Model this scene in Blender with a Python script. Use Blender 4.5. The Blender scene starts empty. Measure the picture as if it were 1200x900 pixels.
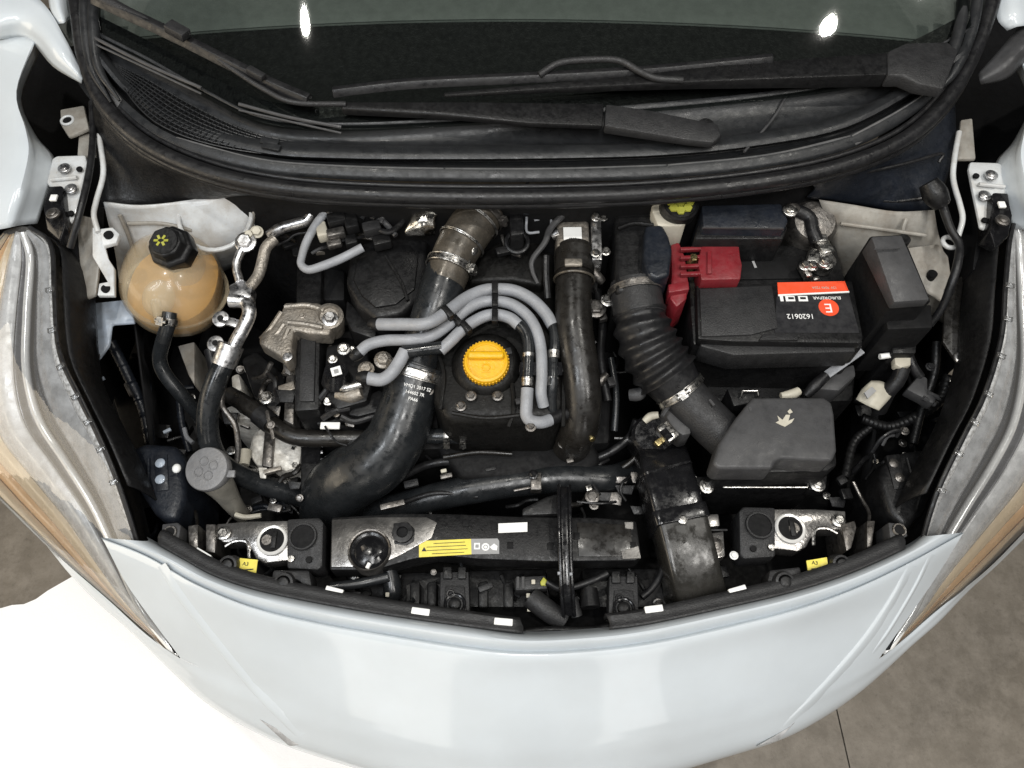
import bpy, bmesh, math, random
from mathutils import Vector, Matrix
random.seed(7)
S = bpy.context.scene
COL = S.collection
# ---------------------------------------------------------------- camera
CAM = Vector((0.0, -0.558, 1.90)); PITCH = math.radians(62.0); FPX = 906.0
cd = bpy.data.cameras.new('camera'); cam = bpy.data.objects.new('camera', cd); COL.objects.link(cam)
cd.sensor_fit = 'HORIZONTAL'; cd.sensor_width = 36.0; cd.lens = 36.0*FPX/1200.0
cd.clip_start = 0.02; cd.clip_end = 200.0
cam.location = CAM; cam.rotation_euler = (math.pi/2-PITCH, 0, 0)
S.camera = cam
# ---------------------------------------------------------------- world and lamps (indoor hall)
W = bpy.data.worlds.new('World'); S.world = W; W.use_nodes = True
bg = W.node_tree.nodes['Background']; bg.inputs[0].default_value = (0.86, 0.93, 1.0, 1); bg.inputs[1].default_value = 0.03
def lamp(name, kind, loc, target, power, size=0.2, sizey=None, col=(1, 1, 1)):
    d = bpy.data.lights.new(name, kind); d.energy = power; d.color = col
    if kind == 'AREA':
        if sizey: d.shape = 'RECTANGLE'; d.size = size; d.size_y = sizey
        else: d.shape = 'DISK'; d.size = size
    o = bpy.data.objects.new(name, d); COL.objects.link(o); o.location = loc
    o.rotation_euler = (Vector(target)-Vector(loc)).to_track_quat('-Z', 'Y').to_euler()
    return o
lamp('ceiling_panel_lamp', 'AREA', (-1.75, -1.6, 4.0), (-1.0, -0.6, 0.8), 55, 0.6, 2.0, (0.92, 0.96, 1.0))
lamp('ceiling_panel_lamp', 'AREA', (0.0, -1.6, 4.2), (0.0, -0.4, 0.8), 71, 0.6, 2.0, (1.0, 0.99, 0.97))
lamp('ceiling_panel_lamp', 'AREA', (1.75, -1.6, 4.0), (1.0, -0.6, 0.8), 55, 0.6, 2.0, (1.0, 0.97, 0.92))
lamp('ceiling_spot_lamp', 'AREA', (-0.75, 0.33, 3.9), (-0.3, 0.3, 1.0), 22, 0.09, None, (1.0, 0.97, 0.9))
lamp('ceiling_spot_lamp', 'AREA', (1.52, 0.30, 3.9), (0.4, 0.3, 1.0), 22, 0.09, None, (1.0, 0.97, 0.9))
lamp('door_daylight_lamp', 'AREA', (-4.2, -1.4, 1.6), (-0.9, -0.4, 0.3), 100, 3.6, 2.6, (1.0, 0.86, 0.66))
lamp('added_band_lamp', 'AREA', (1.5, -5.0, 1.5), (0.3, -0.5, 0.7), 20, 1.1, 2.6, (1.0, 0.98, 0.95))  # added unseen lamps in front, for light bands reflected in the bumper
lamp('added_band_lamp', 'AREA', (-1.6, -5.0, 1.5), (-0.4, -0.5, 0.7), 26, 1.4, 2.6, (1.0, 0.95, 0.86))
S.render.engine = 'CYCLES'
S.view_settings.view_transform = 'Standard'; S.view_settings.look = 'None'
S.view_settings.exposure = 0.0; S.view_settings.gamma = 1.0
S.cycles.max_bounces = 8; S.cycles.transparent_max_bounces = 12; S.cycles.caustics_reflective = False; S.cycles.caustics_refractive = False
S.cycles.sample_clamp_indirect = 6.0; S.cycles.use_denoising = True
# ---------------------------------------------------------------- helpers
FW = Vector((0, math.cos(PITCH), -math.sin(PITCH))); UP = Vector((0, math.sin(PITCH), math.cos(PITCH)))
def P(px, py, z):
    """the point of the photograph's pixel that lies at height z"""
    d = FW*FPX + Vector((1, 0, 0))*(px-600.0) - UP*(py-450.0)
    return CAM + d*((z-CAM.z)/d.z)
def PX(p, z=None):
    return P(p[0], p[1], p[2] if z is None else z)
def sc(py, z):                                    # metres per pixel there
    return (P(600, py, z)-CAM).dot(FW)/FPX
OFF = {}
def off_of(o): return OFF[o.name]
def setp(o, label=None, cat=None, group=None, kind=None):
    if label: o['label'] = label
    if cat: o['category'] = cat
    if group: o['group'] = group
    if kind: o['kind'] = kind
    return o
def thing(name, label, cat, loc, group=None):
    o = bpy.data.objects.new(name, None); COL.objects.link(o); o.location = loc; o.empty_display_size = 0.02
    OFF[o.name] = Vector(loc); setp(o, label, cat, group); return o
def catmull(pts, sub):
    n = len(pts)
    if n < 3 or sub < 2: return [p.copy() for p in pts]
    out = []
    for i in range(n-1):
        p0 = pts[i-1] if i else pts[0]*2-pts[1]; p1 = pts[i]; p2 = pts[i+1]; p3 = pts[i+2] if i+2 < n else pts[-1]*2-pts[-2]
        for k in range(sub):
            t = k/sub; a = t*t; b = a*t
            out.append(0.5*((2*p1)+(p2-p0)*t+(2*p0-5*p1+4*p2-p3)*a+(3*p1-p0-3*p2+p3)*b))
    out.append(pts[-1].copy()); return out
def lerp(a, b, t): return a+(b-a)*t
class M:
    def __init__(s): s.v = []; s.f = []
    def add(s, v, f):
        n = len(s.v); s.v += [Vector(q) for q in v]; s.f += [tuple(i+n for i in q) for q in f]; return s
    def sweep(s, pts, prof, sub=6, up=None, caps=True, scale=None):
        """prof: list of (u,v) or a function t -> list; pts world points; scale per control point"""
        c = catmull(pts, sub); n = len(c)
        if scale is not None:
            sv = catmull([Vector((q, 0, 0)) for q in scale], sub); sv = [q.x for q in sv]
        rings = []; nrm = None
        for i in range(n):
            t = (c[min(i+1, n-1)]-c[max(i-1, 0)])
            t = t.normalized() if t.length > 1e-9 else Vector((0, 0, 1))
            if up is not None:
                a = Vector(up).cross(t)
                a = a.normalized() if a.length > 1e-6 else Vector((1, 0, 0))
            else:
                if nrm is None:
                    nrm = t.orthogonal().normalized()
                    h = Vector((0, 0, 1)).cross(t)
                    if h.length > 0.05: nrm = h.normalized()
                nrm = (nrm-t*nrm.dot(t)).normalized(); a = nrm
            b = t.cross(a).normalized()
            pr = prof(i/(n-1)) if callable(prof) else prof
            k = sv[i] if scale is not None else 1.0
            rings.append([c[i]+a*(u*k)+b*(w*k) for u, w in pr])
        m = len(rings[0]); v = [q for r in rings for q in r]
        f = [(i*m+j, i*m+(j+1) % m, (i+1)*m+(j+1) % m, (i+1)*m+j) for i in range(n-1) for j in range(m)]
        if caps:
            f.append(tuple(reversed(range(m)))); f.append(tuple((n-1)*m+j for j in range(m)))
        return s.add(v, f)
    def tube(s, pts, r, n=14, sub=6, caps=True, mod=None):
        rs = list(r) if isinstance(r, (list, tuple)) else [r]*len(pts)
        def pr(t):
            k = mod(t) if mod else 1.0
            return [(math.cos(2*math.pi*j/n)*k, math.sin(2*math.pi*j/n)*k) for j in range(n)]
        return s.sweep(pts, pr, sub, None, caps, rs)
    def tp(s, pp, rpx, n=14, sub=6, mod=None, caps=True):
        """tube along (px,py,z) points, radius in pixels"""
        rl = list(rpx) if isinstance(rpx, (list, tuple)) else [rpx]*len(pp)
        return s.tube([PX(q) for q in pp], [r*sc(q[1], q[2]) for r, q in zip(rl, pp)], n, sub, caps, mod)
    def prism(s, poly, zt, zb, grow=0.0):
        """top outline in pixels at height zt (or (px,py,z) each), walls straight down to zb; grow widens the foot"""
        top = [P(q[0], q[1], q[2] if len(q) > 2 else zt) for q in poly]
        ar = sum(top[i].x*top[(i+1) % len(top)].y-top[(i+1) % len(top)].x*top[i].y for i in range(len(top)))
        if ar < 0: top.reverse()
        c = sum(top, Vector())/len(top); n = len(top)
        bot = [Vector((c.x+(q.x-c.x)*(1+grow), c.y+(q.y-c.y)*(1+grow), zb)) for q in top]
        f = [tuple(range(n)), tuple(reversed(range(n, 2*n)))]+[(i, n+i, n+(i+1) % n, (i+1) % n) for i in range(n)]
        return s.add(top+bot, f)
    def plate(s, poly, t):
        """sheet metal: (px,py,z) outline and the same outline t lower"""
        top = [PX(q) for q in poly]
        ar = sum(top[i].x*top[(i+1) % len(top)].y-top[(i+1) % len(top)].x*top[i].y for i in range(len(top)))
        if ar < 0: top.reverse()
        n = len(top); bot = [q-Vector((0, 0, t)) for q in top]
        return s.add(top+bot, [tuple(range(n)), tuple(reversed(range(n, 2*n)))]+[(i, n+i, n+(i+1) % n, (i+1) % n) for i in range(n)])
    def lathe(s, c, axis, prof, n=28, caps=True):
        ax = Vector(axis).normalized(); a = ax.orthogonal().normalized()
        h = Vector((1, 0, 0))-ax*ax.x
        if h.length > 0.1: a = h.normalized()
        b = ax.cross(a); v = []; m = len(prof)
        for r, hh in prof:
            for j in range(n):
                t = 2*math.pi*j/n; v.append(c+a*(math.cos(t)*r)+b*(math.sin(t)*r)+ax*hh)
        f = [(i*n+j, i*n+(j+1) % n, (i+1)*n+(j+1) % n, (i+1)*n+j) for i in range(m-1) for j in range(n)]
        if caps:
            f.append(tuple(reversed(range(n)))); f.append(tuple((m-1)*n+j for j in range(n)))
        return s.add(v, f)
    def box(s, c, size, rx=None, ry=None):
        """box at c with half axes; rx, ry: local x and y directions"""
        x = Vector(rx).normalized() if rx is not None else Vector((1, 0, 0)); y = Vector(ry) if ry is not None else Vector((0, 1, 0))
        y = (y-x*y.dot(x)).normalized(); z = x.cross(y)
        v = [c+x*(size[0]*i)+y*(size[1]*j)+z*(size[2]*k) for k in (-.5, .5) for j in (-.5, .5) for i in (-.5, .5)]
        return s.add(v, [(0, 2, 3, 1), (4, 5, 7, 6), (0, 1, 5, 4), (2, 6, 7, 3), (0, 4, 6, 2), (1, 3, 7, 5)])
    def bar(s, a, b, w, h, up=(0, 0, 1)):
        d = b-a; return s.box((a+b)/2, (d.length, w, h), d, Vector(up).cross(d))
    def loft(s, rows, su=5, sv=4, thick=0.0):
        """rows of world points with equal counts -> smooth sheet"""
        rr = [catmull(r, su) for r in rows]; n = len(rr[0])
        cols = [catmull([r[i] for r in rr], sv) for i in range(n)]; m = len(cols[0])
        v = [cols[i][j] for j in range(m) for i in range(n)]
        f = [(j*n+i, j*n+i+1, (j+1)*n+i+1, (j+1)*n+i) for j in range(m-1) for i in range(n-1)]
        s.add(v, f); return s
    def torus(s, c, axis, R, r, n=28, k=10):
        ax = Vector(axis).normalized(); a = ax.orthogonal().normalized(); b = ax.cross(a); v = []
        for i in range(n):
            t = 2*math.pi*i/n; d = a*math.cos(t)+b*math.sin(t)
            for j in range(k):
                w = 2*math.pi*j/k; v.append(c+d*(R+r*math.cos(w))+ax*(r*math.sin(w)))
        return s.add(v, [(i*k+j, ((i+1) % n)*k+j, ((i+1) % n)*k+(j+1) % k, i*k+(j+1) % k) for i in range(n) for j in range(k)])
    def ell(s, c, rx, ry, rz, nu=32, nv=18, p=1.0):
        v = []; f = []
        g = lambda q: math.copysign(abs(q)**p, q)
        for i in range(nv+1):
            t = math.pi*i/nv-math.pi/2
            for j in range(nu):
                w = 2*math.pi*j/nu
                v.append(c+Vector((rx*g(math.cos(t))*g(math.cos(w)), ry*g(math.cos(t))*g(math.sin(w)), rz*g(math.sin(t)))))
        f = [(i*nu+j, i*nu+(j+1) % nu, (i+1)*nu+(j+1) % nu, (i+1)*nu+j) for i in range(nv) for j in range(nu)]
        return s.add(v, f)
    def bolt(s, c, r, h=None, axis=(0, 0, 1)):
        h = h or r*0.8; ax = Vector(axis).normalized()
        s.lathe(c-ax*r*0.6, ax, [(r*1.05, 0), (r*1.35, r*.4), (r*1.35, r*0.75), (r*1.2, r*0.85)], 16)
        s.lathe(c, ax, [(r*.95, 0), (r*.95, h*.85), (r*.8, h)], 6)
        s.lathe(c+ax*h, ax, [(r*.5, -.0006), (r*.45, .0004)], 8); return s
    def build(s, name, mat, parent=None, bevel=0.0, seg=2, ang=38.0, solid=0.0, label=None, kind=None, loc=None, merge=0.0):
        me = bpy.data.meshes.new(name)
        off = off_of(parent) if parent is not None else (Vector(loc) if loc is not None else Vector())
        me.from_pydata([(q-off)[:] for q in s.v], [], s.f); me.validate(verbose=False)
        bm = bmesh.new(); bm.from_mesh(me)
        bmesh.ops.remove_doubles(bm, verts=bm.verts, dist=max(merge, 1e-6))
        bmesh.ops.recalc_face_normals(bm, faces=bm.faces)
        if bevel > 0:
            ed = [e for e in bm.edges if len(e.link_faces) == 2 and e.calc_face_angle(0) > math.radians(28)]
            if ed: bmesh.ops.bevel(bm, geom=ed, offset=bevel, segments=seg, profile=0.5, affect='EDGES', clamp_overlap=True)
        bm.to_mesh(me); bm.free()
        me.polygons.foreach_set('use_smooth', [True]*len(me.polygons)); me.set_sharp_from_angle(angle=math.radians(ang))
        me.materials.append(MAT[mat] if isinstance(mat, str) else mat)
        o = bpy.data.objects.new(name, me); COL.objects.link(o)
        if parent is not None: o.parent = parent
        else: o.location = off
        OFF[o.name] = off
        if solid:
            md = o.modifiers.new('solid', 'SOLIDIFY'); md.thickness = abs(solid); md.offset = -1.0 if solid > 0 else 1.0
        if label: o['label'] = label
        if kind: o['kind'] = kind
        return o
def text(body, c, right, up, size, mat, parent, name='lettering'):
    cu = bpy.data.curves.new('t', 'FONT'); cu.body = body; cu.align_x = 'CENTER'; cu.align_y = 'CENTER'; cu.size = 1.0; cu.extrude = 0.02
    o = bpy.data.objects.new('t', cu); COL.objects.link(o)
    me = bpy.data.meshes.new_from_object(o.evaluated_get(bpy.context.evaluated_depsgraph_get()))
    COL.objects.unlink(o); bpy.data.objects.remove(o)
    x = Vector(right).normalized(); y = (Vector(up)-x*Vector(up).dot(x)).normalized(); z = x.cross(y); off = off_of(parent)
    if z.z < 0: z = -z
    if isinstance(size, (int, float)): size = (size, size)
    for q in me.vertices:
        q.co = c+x*(q.co.x*size[0])+y*(q.co.y*size[1])+z*(q.co.z*0.01)-off
    me.materials.clear(); me.materials.append(MAT[mat])
    t = bpy.data.objects.new(name, me); COL.objects.link(t); t.parent = parent; OFF[t.name] = off; return t
def band(parent, c, axis, r, w, mat='zinc', screw=None, name='clamp', t=0.0015):
    m = M(); m.lathe(c-Vector(axis).normalized()*w/2, axis, [(r, 0), (r+t, 0.0), (r+t, w), (r, w)], 28, False)
    for k in (0.12, 0.88): m.torus(c+Vector(axis).normalized()*w*(k-.5), axis, r+t, t*.6, 28, 6)
    if screw is not None:
        ax = Vector(axis).normalized(); d = Vector(screw); d = (d-ax*d.dot(ax)).normalized(); q = c+d*(r+t+.004); e = ax.cross(d)
        m.box(q, (w*1.15, .012, .008), ax, e); m.lathe(q-e*.011, e, [(.0045, 0), (.0045, .006), (.0035, .007), (.0035, .02)], 10)
    return m.build(name, mat, parent)
# ---------------------------------------------------------------- materials
MAT = {}
def mat(name, col, rough=0.5, metal=0.0, var=0.25, nscale=14.0, bump=0.0, bscale=120.0, coat=0.0, dust=0.0, dustcol=(0.20, 0.18, 0.155), rvar=0.15, spec=0.5, col2=None, trans=0.0, sss=0.0, dscale=9.0, streak=None):
    m = bpy.data.materials.new(name); m.use_nodes = True; nt = m.node_tree; N = nt.nodes; L = nt.links
    b = N['Principled BSDF']; tc = N.new('ShaderNodeTexCoord'); out = tc.outputs['Object']
    if streak:
        mp = N.new('ShaderNodeMapping'); mp.inputs['Scale'].default_value = streak; L.new(out, mp.inputs[0]); out = mp.outputs[0]
    def noise(s, d=4.0, r=0.6):
        n = N.new('ShaderNodeTexNoise'); n.inputs['Scale'].default_value = s; n.inputs['Detail'].default_value = d; n.inputs['Roughness'].default_value = r
        L.new(out, n.inputs['Vector']); return n.outputs['Fac']
    def ramp(src, a, c, p0=0.35, p1=0.65):
        r = N.new('ShaderNodeValToRGB'); r.color_ramp.elements[0].position = p0; r.color_ramp.elements[1].position = p1
        r.color_ramp.elements[0].color = (*a, 1); r.color_ramp.elements[1].color = (*c, 1); L.new(src, r.inputs[0]); return r.outputs[0]
    if name not in ('paint', 'plate', 'tank', 'yellow'): nscale *= 2.4; dscale *= 2.6
    if max(col) < 0.06: dust *= 0.32
    c2 = col2 or tuple(q*(1-var) for q in col)
    base = ramp(noise(nscale), c2, tuple(min(1, q*(1+var*.4)) for q in col))
    if dust > 0:
        dm = ramp(noise(dscale, 6, .7), (0, 0, 0), (dust,)*3, 0.42, 0.72); mx = N.new('ShaderNodeMix'); mx.data_type = 'RGBA'
        L.new(dm, mx.inputs['Factor']); L.new(base, mx.inputs[6]); mx.inputs[7].default_value = (*dustcol, 1); base = mx.outputs[2]
    if dust > 0 and name != 'tank':
        fm = ramp(noise(330 if name != 'paint' else 140, 2, .5), (0, 0, 0), (min(.5, dust),)*3, 0.60 if name != 'paint' else .70, 0.80); mx = N.new('ShaderNodeMix'); mx.data_type = 'RGBA'
        L.new(fm, mx.inputs['Factor']); L.new(base, mx.inputs[6]); mx.inputs[7].default_value = (*[min(1, q*1.3) for q in dustcol], 1); base = mx.outputs[2]
    L.new(base, b.inputs['Base Color'])
    rr = ramp(noise(nscale*2.3, 5, .65), (max(0.02, rough-rvar),)*3, (min(1, rough+rvar),)*3); L.new(rr, b.inputs['Roughness'])
    b.inputs['Metallic'].default_value = metal; b.inputs['Specular IOR Level'].default_value = spec; b.inputs['Coat Weight'].default_value = coat; b.inputs['Coat Roughness'].default_value = 0.085
    b.inputs['Transmission Weight'].default_value = trans; b.inputs['Subsurface Weight'].default_value = sss
    if sss: b.inputs['Subsurface Radius'].default_value = (.03, .015, .008); b.inputs['Subsurface Scale'].default_value = 0.5
    if bump > 0:
        bn = N.new('ShaderNodeBump'); bn.inputs['Strength'].default_value = bump; bn.inputs['Distance'].default_value = 0.002
        L.new(noise(bscale, 3, .5), bn.inputs['Height']); L.new(bn.outputs[0], b.inputs['Normal'])
    MAT[name] = m; return m
def clear(name, tint, ior=1.5, rough=0.02, bump=0.0, extra=0.0, haze=0.0):
    m = bpy.data.materials.new(name); m.use_nodes = True; nt = m.node_tree; N = nt.nodes; L = nt.links
    N.remove(N['Principled BSDF']); o = N['Material Output']
    t = N.new('ShaderNodeBsdfTransparent'); t.inputs[0].default_value = (*tint, 1); g = N.new('ShaderNodeBsdfGlossy'); g.inputs['Roughness'].default_value = rough
    fr = N.new('ShaderNodeFresnel'); fr.inputs[0].default_value = ior; mx = N.new('ShaderNodeMixShader')
    if bump > 0:
        tc = N.new('ShaderNodeTexCoord'); n = N.new('ShaderNodeTexNoise'); n.inputs['Scale'].default_value = 22; L.new(tc.outputs['Object'], n.inputs['Vector'])
        bn = N.new('ShaderNodeBump'); bn.inputs['Strength'].default_value = bump; bn.inputs['Distance'].default_value = 0.004
        L.new(n.outputs[0], bn.inputs['Height']); L.new(bn.outputs[0], g.inputs['Normal']); L.new(bn.outputs[0], fr.inputs['Normal'])
    fac = fr.outputs[0]
    if extra:
        ad = N.new('ShaderNodeMath'); ad.operation = 'ADD'; ad.inputs[1].default_value = extra; ad.use_clamp = True; L.new(fac, ad.inputs[0]); fac = ad.outputs[0]
    L.new(fac, mx.inputs[0]); L.new(t.outputs[0], mx.inputs[1]); L.new(g.outputs[0], mx.inputs[2]); L.new(mx.outputs[0], o.inputs[0]); MAT[name] = m
    if haze:
        df = N.new('ShaderNodeBsdfDiffuse'); df.inputs[0].default_value = (.82, .80, .77, 1); m2 = N.new('ShaderNodeMixShader'); m2.inputs[0].default_value = haze
        L.new(mx.outputs[0], m2.inputs[1]); L.new(df.outputs[0], m2.inputs[2]); L.new(m2.outputs[0], o.inputs[0])
mat('paint', (0.535, 0.575, 0.605), 0.40, 0, 0.05, 6, 0, 100, 0.75, 0.10, (0.43, 0.42, 0.40), 0.06, spec=0.3)
mat('paint_in', (0.56, 0.575, 0.58), 0.42, 0, 0.15, 10, 0.1, 60, 0.2, 0.55, (0.30, 0.25, 0.19))
mat('paint_dusty', (0.30, 0.285, 0.255), 0.55, 0, 0.25, 10, 0.2, 60, 0.0, 0.7, (0.15, 0.12, 0.09))
mat('paint_blue', (0.36, 0.42, 0.50), 0.45, 0, 0.25, 14, 0.1, 60, 0.2, 0.3)
mat('black', (0.0075, 0.0075, 0.008), 0.44, 0, 0.3, 20, 0.25, 260, 0, 0.2, (0.035, 0.033, 0.030), spec=0.32)
mat('black_gloss', (0.008, 0.008, 0.009), 0.22, 0, 0.3, 20, 0.1, 90, 0, 0.2, (0.03, 0.029, 0.027), spec=0.45)
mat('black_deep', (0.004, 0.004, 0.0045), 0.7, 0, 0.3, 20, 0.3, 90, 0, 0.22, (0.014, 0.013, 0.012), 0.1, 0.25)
mat('black_blue', (0.010, 0.0125, 0.018), 0.42, 0, 0.3, 16, 0.25, 200, 0, 0.3, (0.03, 0.034, 0.043), spec=0.4)
mat('charcoal', (0.022, 0.022, 0.023), 0.48, 0, 0.2, 20, 0.4, 420, 0, 0.3, (0.06, 0.058, 0.055), spec=0.35)
mat('grey_plastic', (0.050, 0.050, 0.052), 0.48, 0, 0.2, 18, 0.15, 650, 0, 0.35, (0.095, 0.09, 0.083), spec=0.4)
mat('cowl', (0.017, 0.018, 0.0195), 0.42, 0, 0.25, 12, 0.15, 420, 0, 0.35, (0.055, 0.055, 0.054), spec=0.4)
mat('rubber', (0.0095, 0.0095, 0.0105), 0.42, 0, 0.3, 16, 0.2, 160, 0, 0.35, (0.045, 0.043, 0.04), spec=0.4)
mat('hose', (0.013, 0.0145, 0.016), 0.30, 0, 0.3, 12, 0.12, 80, 0, 0.35, (0.055, 0.056, 0.058))
mat('hose_brown', (0.0115, 0.0105, 0.0095), 0.34, 0, 0.3, 12, 0.2, 90, 0, 0.35, (0.042, 0.035, 0.026))
mat('silicone', (0.068, 0.060, 0.049), 0.36, 0.3, 0.3, 12, 0.25, 120, 0, 0.5, (0.15, 0.125, 0.095))
mat('fuel_line', (0.27, 0.28, 0.30), 0.5, 0, 0.12, 16, 0.3, 300, 0, 0.3, (0.18, 0.17, 0.16))
mat('alu', (0.62, 0.62, 0.63), 0.36, 1, 0.25, 22, 0.25, 120, 0, 0.3, (0.30, 0.26, 0.21))
mat('cast', (0.36, 0.33, 0.29), 0.52, 0.75, 0.3, 18, 0.7, 220, 0, 0.5, (0.22, 0.18, 0.13))
mat('cast_light', (0.70, 0.68, 0.63), 0.55, 0.15, 0.35, 30, 1.0, 110, 0, 0.5, (0.34, 0.29, 0.22), dscale=22)
mat('zinc', (0.50, 0.49, 0.47), 0.33, 1, 0.35, 30, 0.3, 160, 0, 0.35, (0.16, 0.14, 0.12))
mat('steel_dark', (0.20, 0.19, 0.18), 0.42, 0.9, 0.35, 24, 0.3, 160, 0, 0.4, (0.12, 0.10, 0.08))
mat('plate', (0.44, 0.425, 0.405), 0.30, 0.9, 0.3, 6, 0.15, 200, 0, 0.6, (0.06, 0.055, 0.05), 0.1, 0.5, (0.28, 0.27, 0.26), dscale=16)
mat('chrome', (0.84, 0.83, 0.80), 0.18, 0.2, 0.1, 20, 0, 100, 0, 0, rvar=0.06, spec=1.0)
mat('satin', (0.40, 0.40, 0.40), 0.3, 0.0, 0.4, 16, 0.5, 36, spec=0.8)
mat('amber', (0.86, 0.52, 0.24), 0.22, 0.0, 0.12, 4, 0.5, 26, spec=0.8)  # warm sunlight in the headlights, put into the colour
mat('bezel', (0.06, 0.062, 0.068), 0.2, 0.0, 0.35, 14, 0.2, 30, spec=0.8)
mat('bowl', (0.80, 0.79, 0.77), 0.25, 0.0, 0.25, 14, 0.5, 26, spec=1.0)
mat('yellow', (0.78, 0.43, 0.008), 0.40, 0, 0.15, 22, 0.25, 200, 0, 0.5, (0.40, 0.22, 0.02), dscale=45)
mat('yellow_tag', (0.78, 0.66, 0.09), 0.45, 0, 0.1, 30, 0, 100, 0, 0.3, (0.5, 0.42, 0.12))
mat('yellow_green', (0.36, 0.36, 0.05), 0.5, 0, 0.2)
mat('white', (0.82, 0.82, 0.80), 0.5, 0, 0.06)
mat('ivory', (0.50, 0.47, 0.39), 0.5, 0, 0.15, 12, 0, 100, 0, 0.3, (0.28, 0.24, 0.18))
mat('red', (0.185, 0.014, 0.020), 0.4, 0, 0.2, 16, 0.2, 200, 0, 0.3, (0.13, 0.035, 0.035))
mat('red_label', (0.80, 0.085, 0.03), 0.4, 0, 0.05)
mat('black_label', (0.018, 0.018, 0.02), 0.4, 0, 0.1)
mat('ink', (0.02, 0.02, 0.02), 0.6, 0, 0.1)
mat('ink_grey', (0.30, 0.30, 0.30), 0.6, 0, 0.1)
mat('grey_cap', (0.165, 0.165, 0.17), 0.5, 0, 0.2, 16, 0.4, 300, 0, 0.35, (0.23, 0.215, 0.195))
mat('rim_clear', (0.70, 0.69, 0.67), 0.15, 0.0, 0.6, 60, 1.0, 90, spec=1.0)
mat('bezel_mid', (0.16, 0.16, 0.17), 0.2, 0.0, 0.35, 14, 0.2, 30, spec=0.8)
mat('cream_glow', (0.90, 0.70, 0.45), 0.22, 0.0, 0.10, 4, 0.5, 26, spec=0.8)  # paler part of the same warm glow, also put into the colour
mat('strip_grey', (0.12, 0.12, 0.122), 0.45, 0, 0.15, 14, 0.4, 380, 0, 0.4, (0.2, 0.195, 0.185))
mat('neck', (0.20, 0.19, 0.165), 0.4, 0, 0.3, 12, 0.1, 60, 0, 0.3, (0.3, 0.27, 0.22))
mat('engine_black', (0.0055, 0.0053, 0.005), 0.5, 0, 0.3, 20, 0.25, 220, 0, 0.25, (0.022, 0.02, 0.017), spec=0.25)
mat('duct', (0.022, 0.021, 0.019), 0.26, 0, 0.3, 12, 0.1, 90, 0, 0.4, (0.07, 0.064, 0.055))
mat('brass', (0.55, 0.45, 0.22), 0.35, 1, 0.3)
mat('foil', (0.85, 0.83, 0.78), 0.25, 1, 0.25, 20, 0.9, 45)
mat('dash', (0.255, 0.272, 0.255), 0.8, 0, 0.12, 20, 0.4, 300)
mat('dash_dark', (0.008, 0.008, 0.008), 0.7, 0, 0.2, 20, 0.6, 300)
clear('glass', (0.50, 0.53, 0.51), 1.5, 0.02)
clear('lens', (0.90, 0.91, 0.92), 1.5, 0.03, 0.16, 0.02, 0.06)
PROBE = False
# ---------------------------------------------------------------- floor
def floor_mat(name, c1, c2, c3, crack=True):
    m = bpy.data.materials.new(name); m.use_nodes = True; nt = m.node_tree; N = nt.nodes; L = nt.links; b = N['Principled BSDF']
    tc = N.new('ShaderNodeTexCoord')
    def noise(s, d=6, r=.6):
        n = N.new('ShaderNodeTexNoise'); n.inputs['Scale'].default_value = s; n.inputs['Detail'].default_value = d; n.inputs['Roughness'].default_value = r
        L.new(tc.outputs['Object'], n.inputs[0]); return n.outputs['Fac']
    def ramp(src, a, c, p0, p1):
        r = N.new('ShaderNodeValToRGB'); r.color_ramp.elements[0].position = p0; r.color_ramp.elements[1].position = p1
        r.color_ramp.elements[0].color = (*a, 1); r.color_ramp.elements[1].color = (*c, 1); L.new(src, r.inputs[0]); return r.outputs[0]
    def mix(f, a, c):
        x = N.new('ShaderNodeMix'); x.data_type = 'RGBA'; L.new(f, x.inputs['Factor']); L.new(a, x.inputs[6])
        if isinstance(c, tuple): x.inputs[7].default_value = (*c, 1)
        else: L.new(c, x.inputs[7])
        return x.outputs[2]
    base = ramp(noise(3.2, 10, .68), c1, c2, .32, .66); base = mix(ramp(noise(18, 8, .75), (0, 0, 0), (.75,)*3, .42, .66), base, c3)
    base = mix(ramp(noise(75, 5, .7), (0, 0, 0), (.6 if crack else 0,)*3, .55, .8), base, tuple(q*.6 for q in c1))
    hgt = noise(60, 6, .7)
    if crack:
        v = N.new('ShaderNodeTexVoronoi'); v.feature = 'DISTANCE_TO_EDGE'; v.inputs['Scale'].default_value = 0.9
        wv = N.new('ShaderNodeTexNoise'); wv.inputs['Scale'].default_value = 5; wv.inputs['Detail'].default_value = 6; L.new(tc.outputs['Object'], wv.inputs[0])
        ad = N.new('ShaderNodeMixRGB'); ad.blend_type = 'ADD'; ad.inputs[0].default_value = .3; L.new(tc.outputs['Object'], ad.inputs[1]); L.new(wv.outputs['Color'], ad.inputs[2])
        L.new(ad.outputs[0], v.inputs['Vector'])
        base = mix(ramp(v.outputs[0], (.30,)*3, (0, 0, 0), 0.0006, 0.003), base, tuple(q*.45 for q in c1))
    L.new(base, b.inputs['Base Color']); b.inputs['Roughness'].default_value = .55
    bn = N.new('ShaderNodeBump'); bn.inputs['Strength'].default_value = .25; bn.inputs['Distance'].default_value = .003; L.new(hgt, bn.inputs['Height']); L.new(bn.outputs[0], b.inputs['Normal'])
    MAT[name] = m
floor_mat('concrete', (0.110, 0.094, 0.074), (0.185, 0.160, 0.128), (0.235, 0.207, 0.172))
floor_mat('blown_out_white', (0.95, 0.95, 0.95), (0.955, 0.955, 0.955), (0.96, 0.96, 0.96), False)  # white that stands in for overexposed floor
j0 = P(981, 834, 0); j1 = P(997, 905, 0); jd = (j1-j0); jd /= jd.y
def jx(y): return j0.x+jd.x*(y-j0.y)
m = M(); g = .0016
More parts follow.
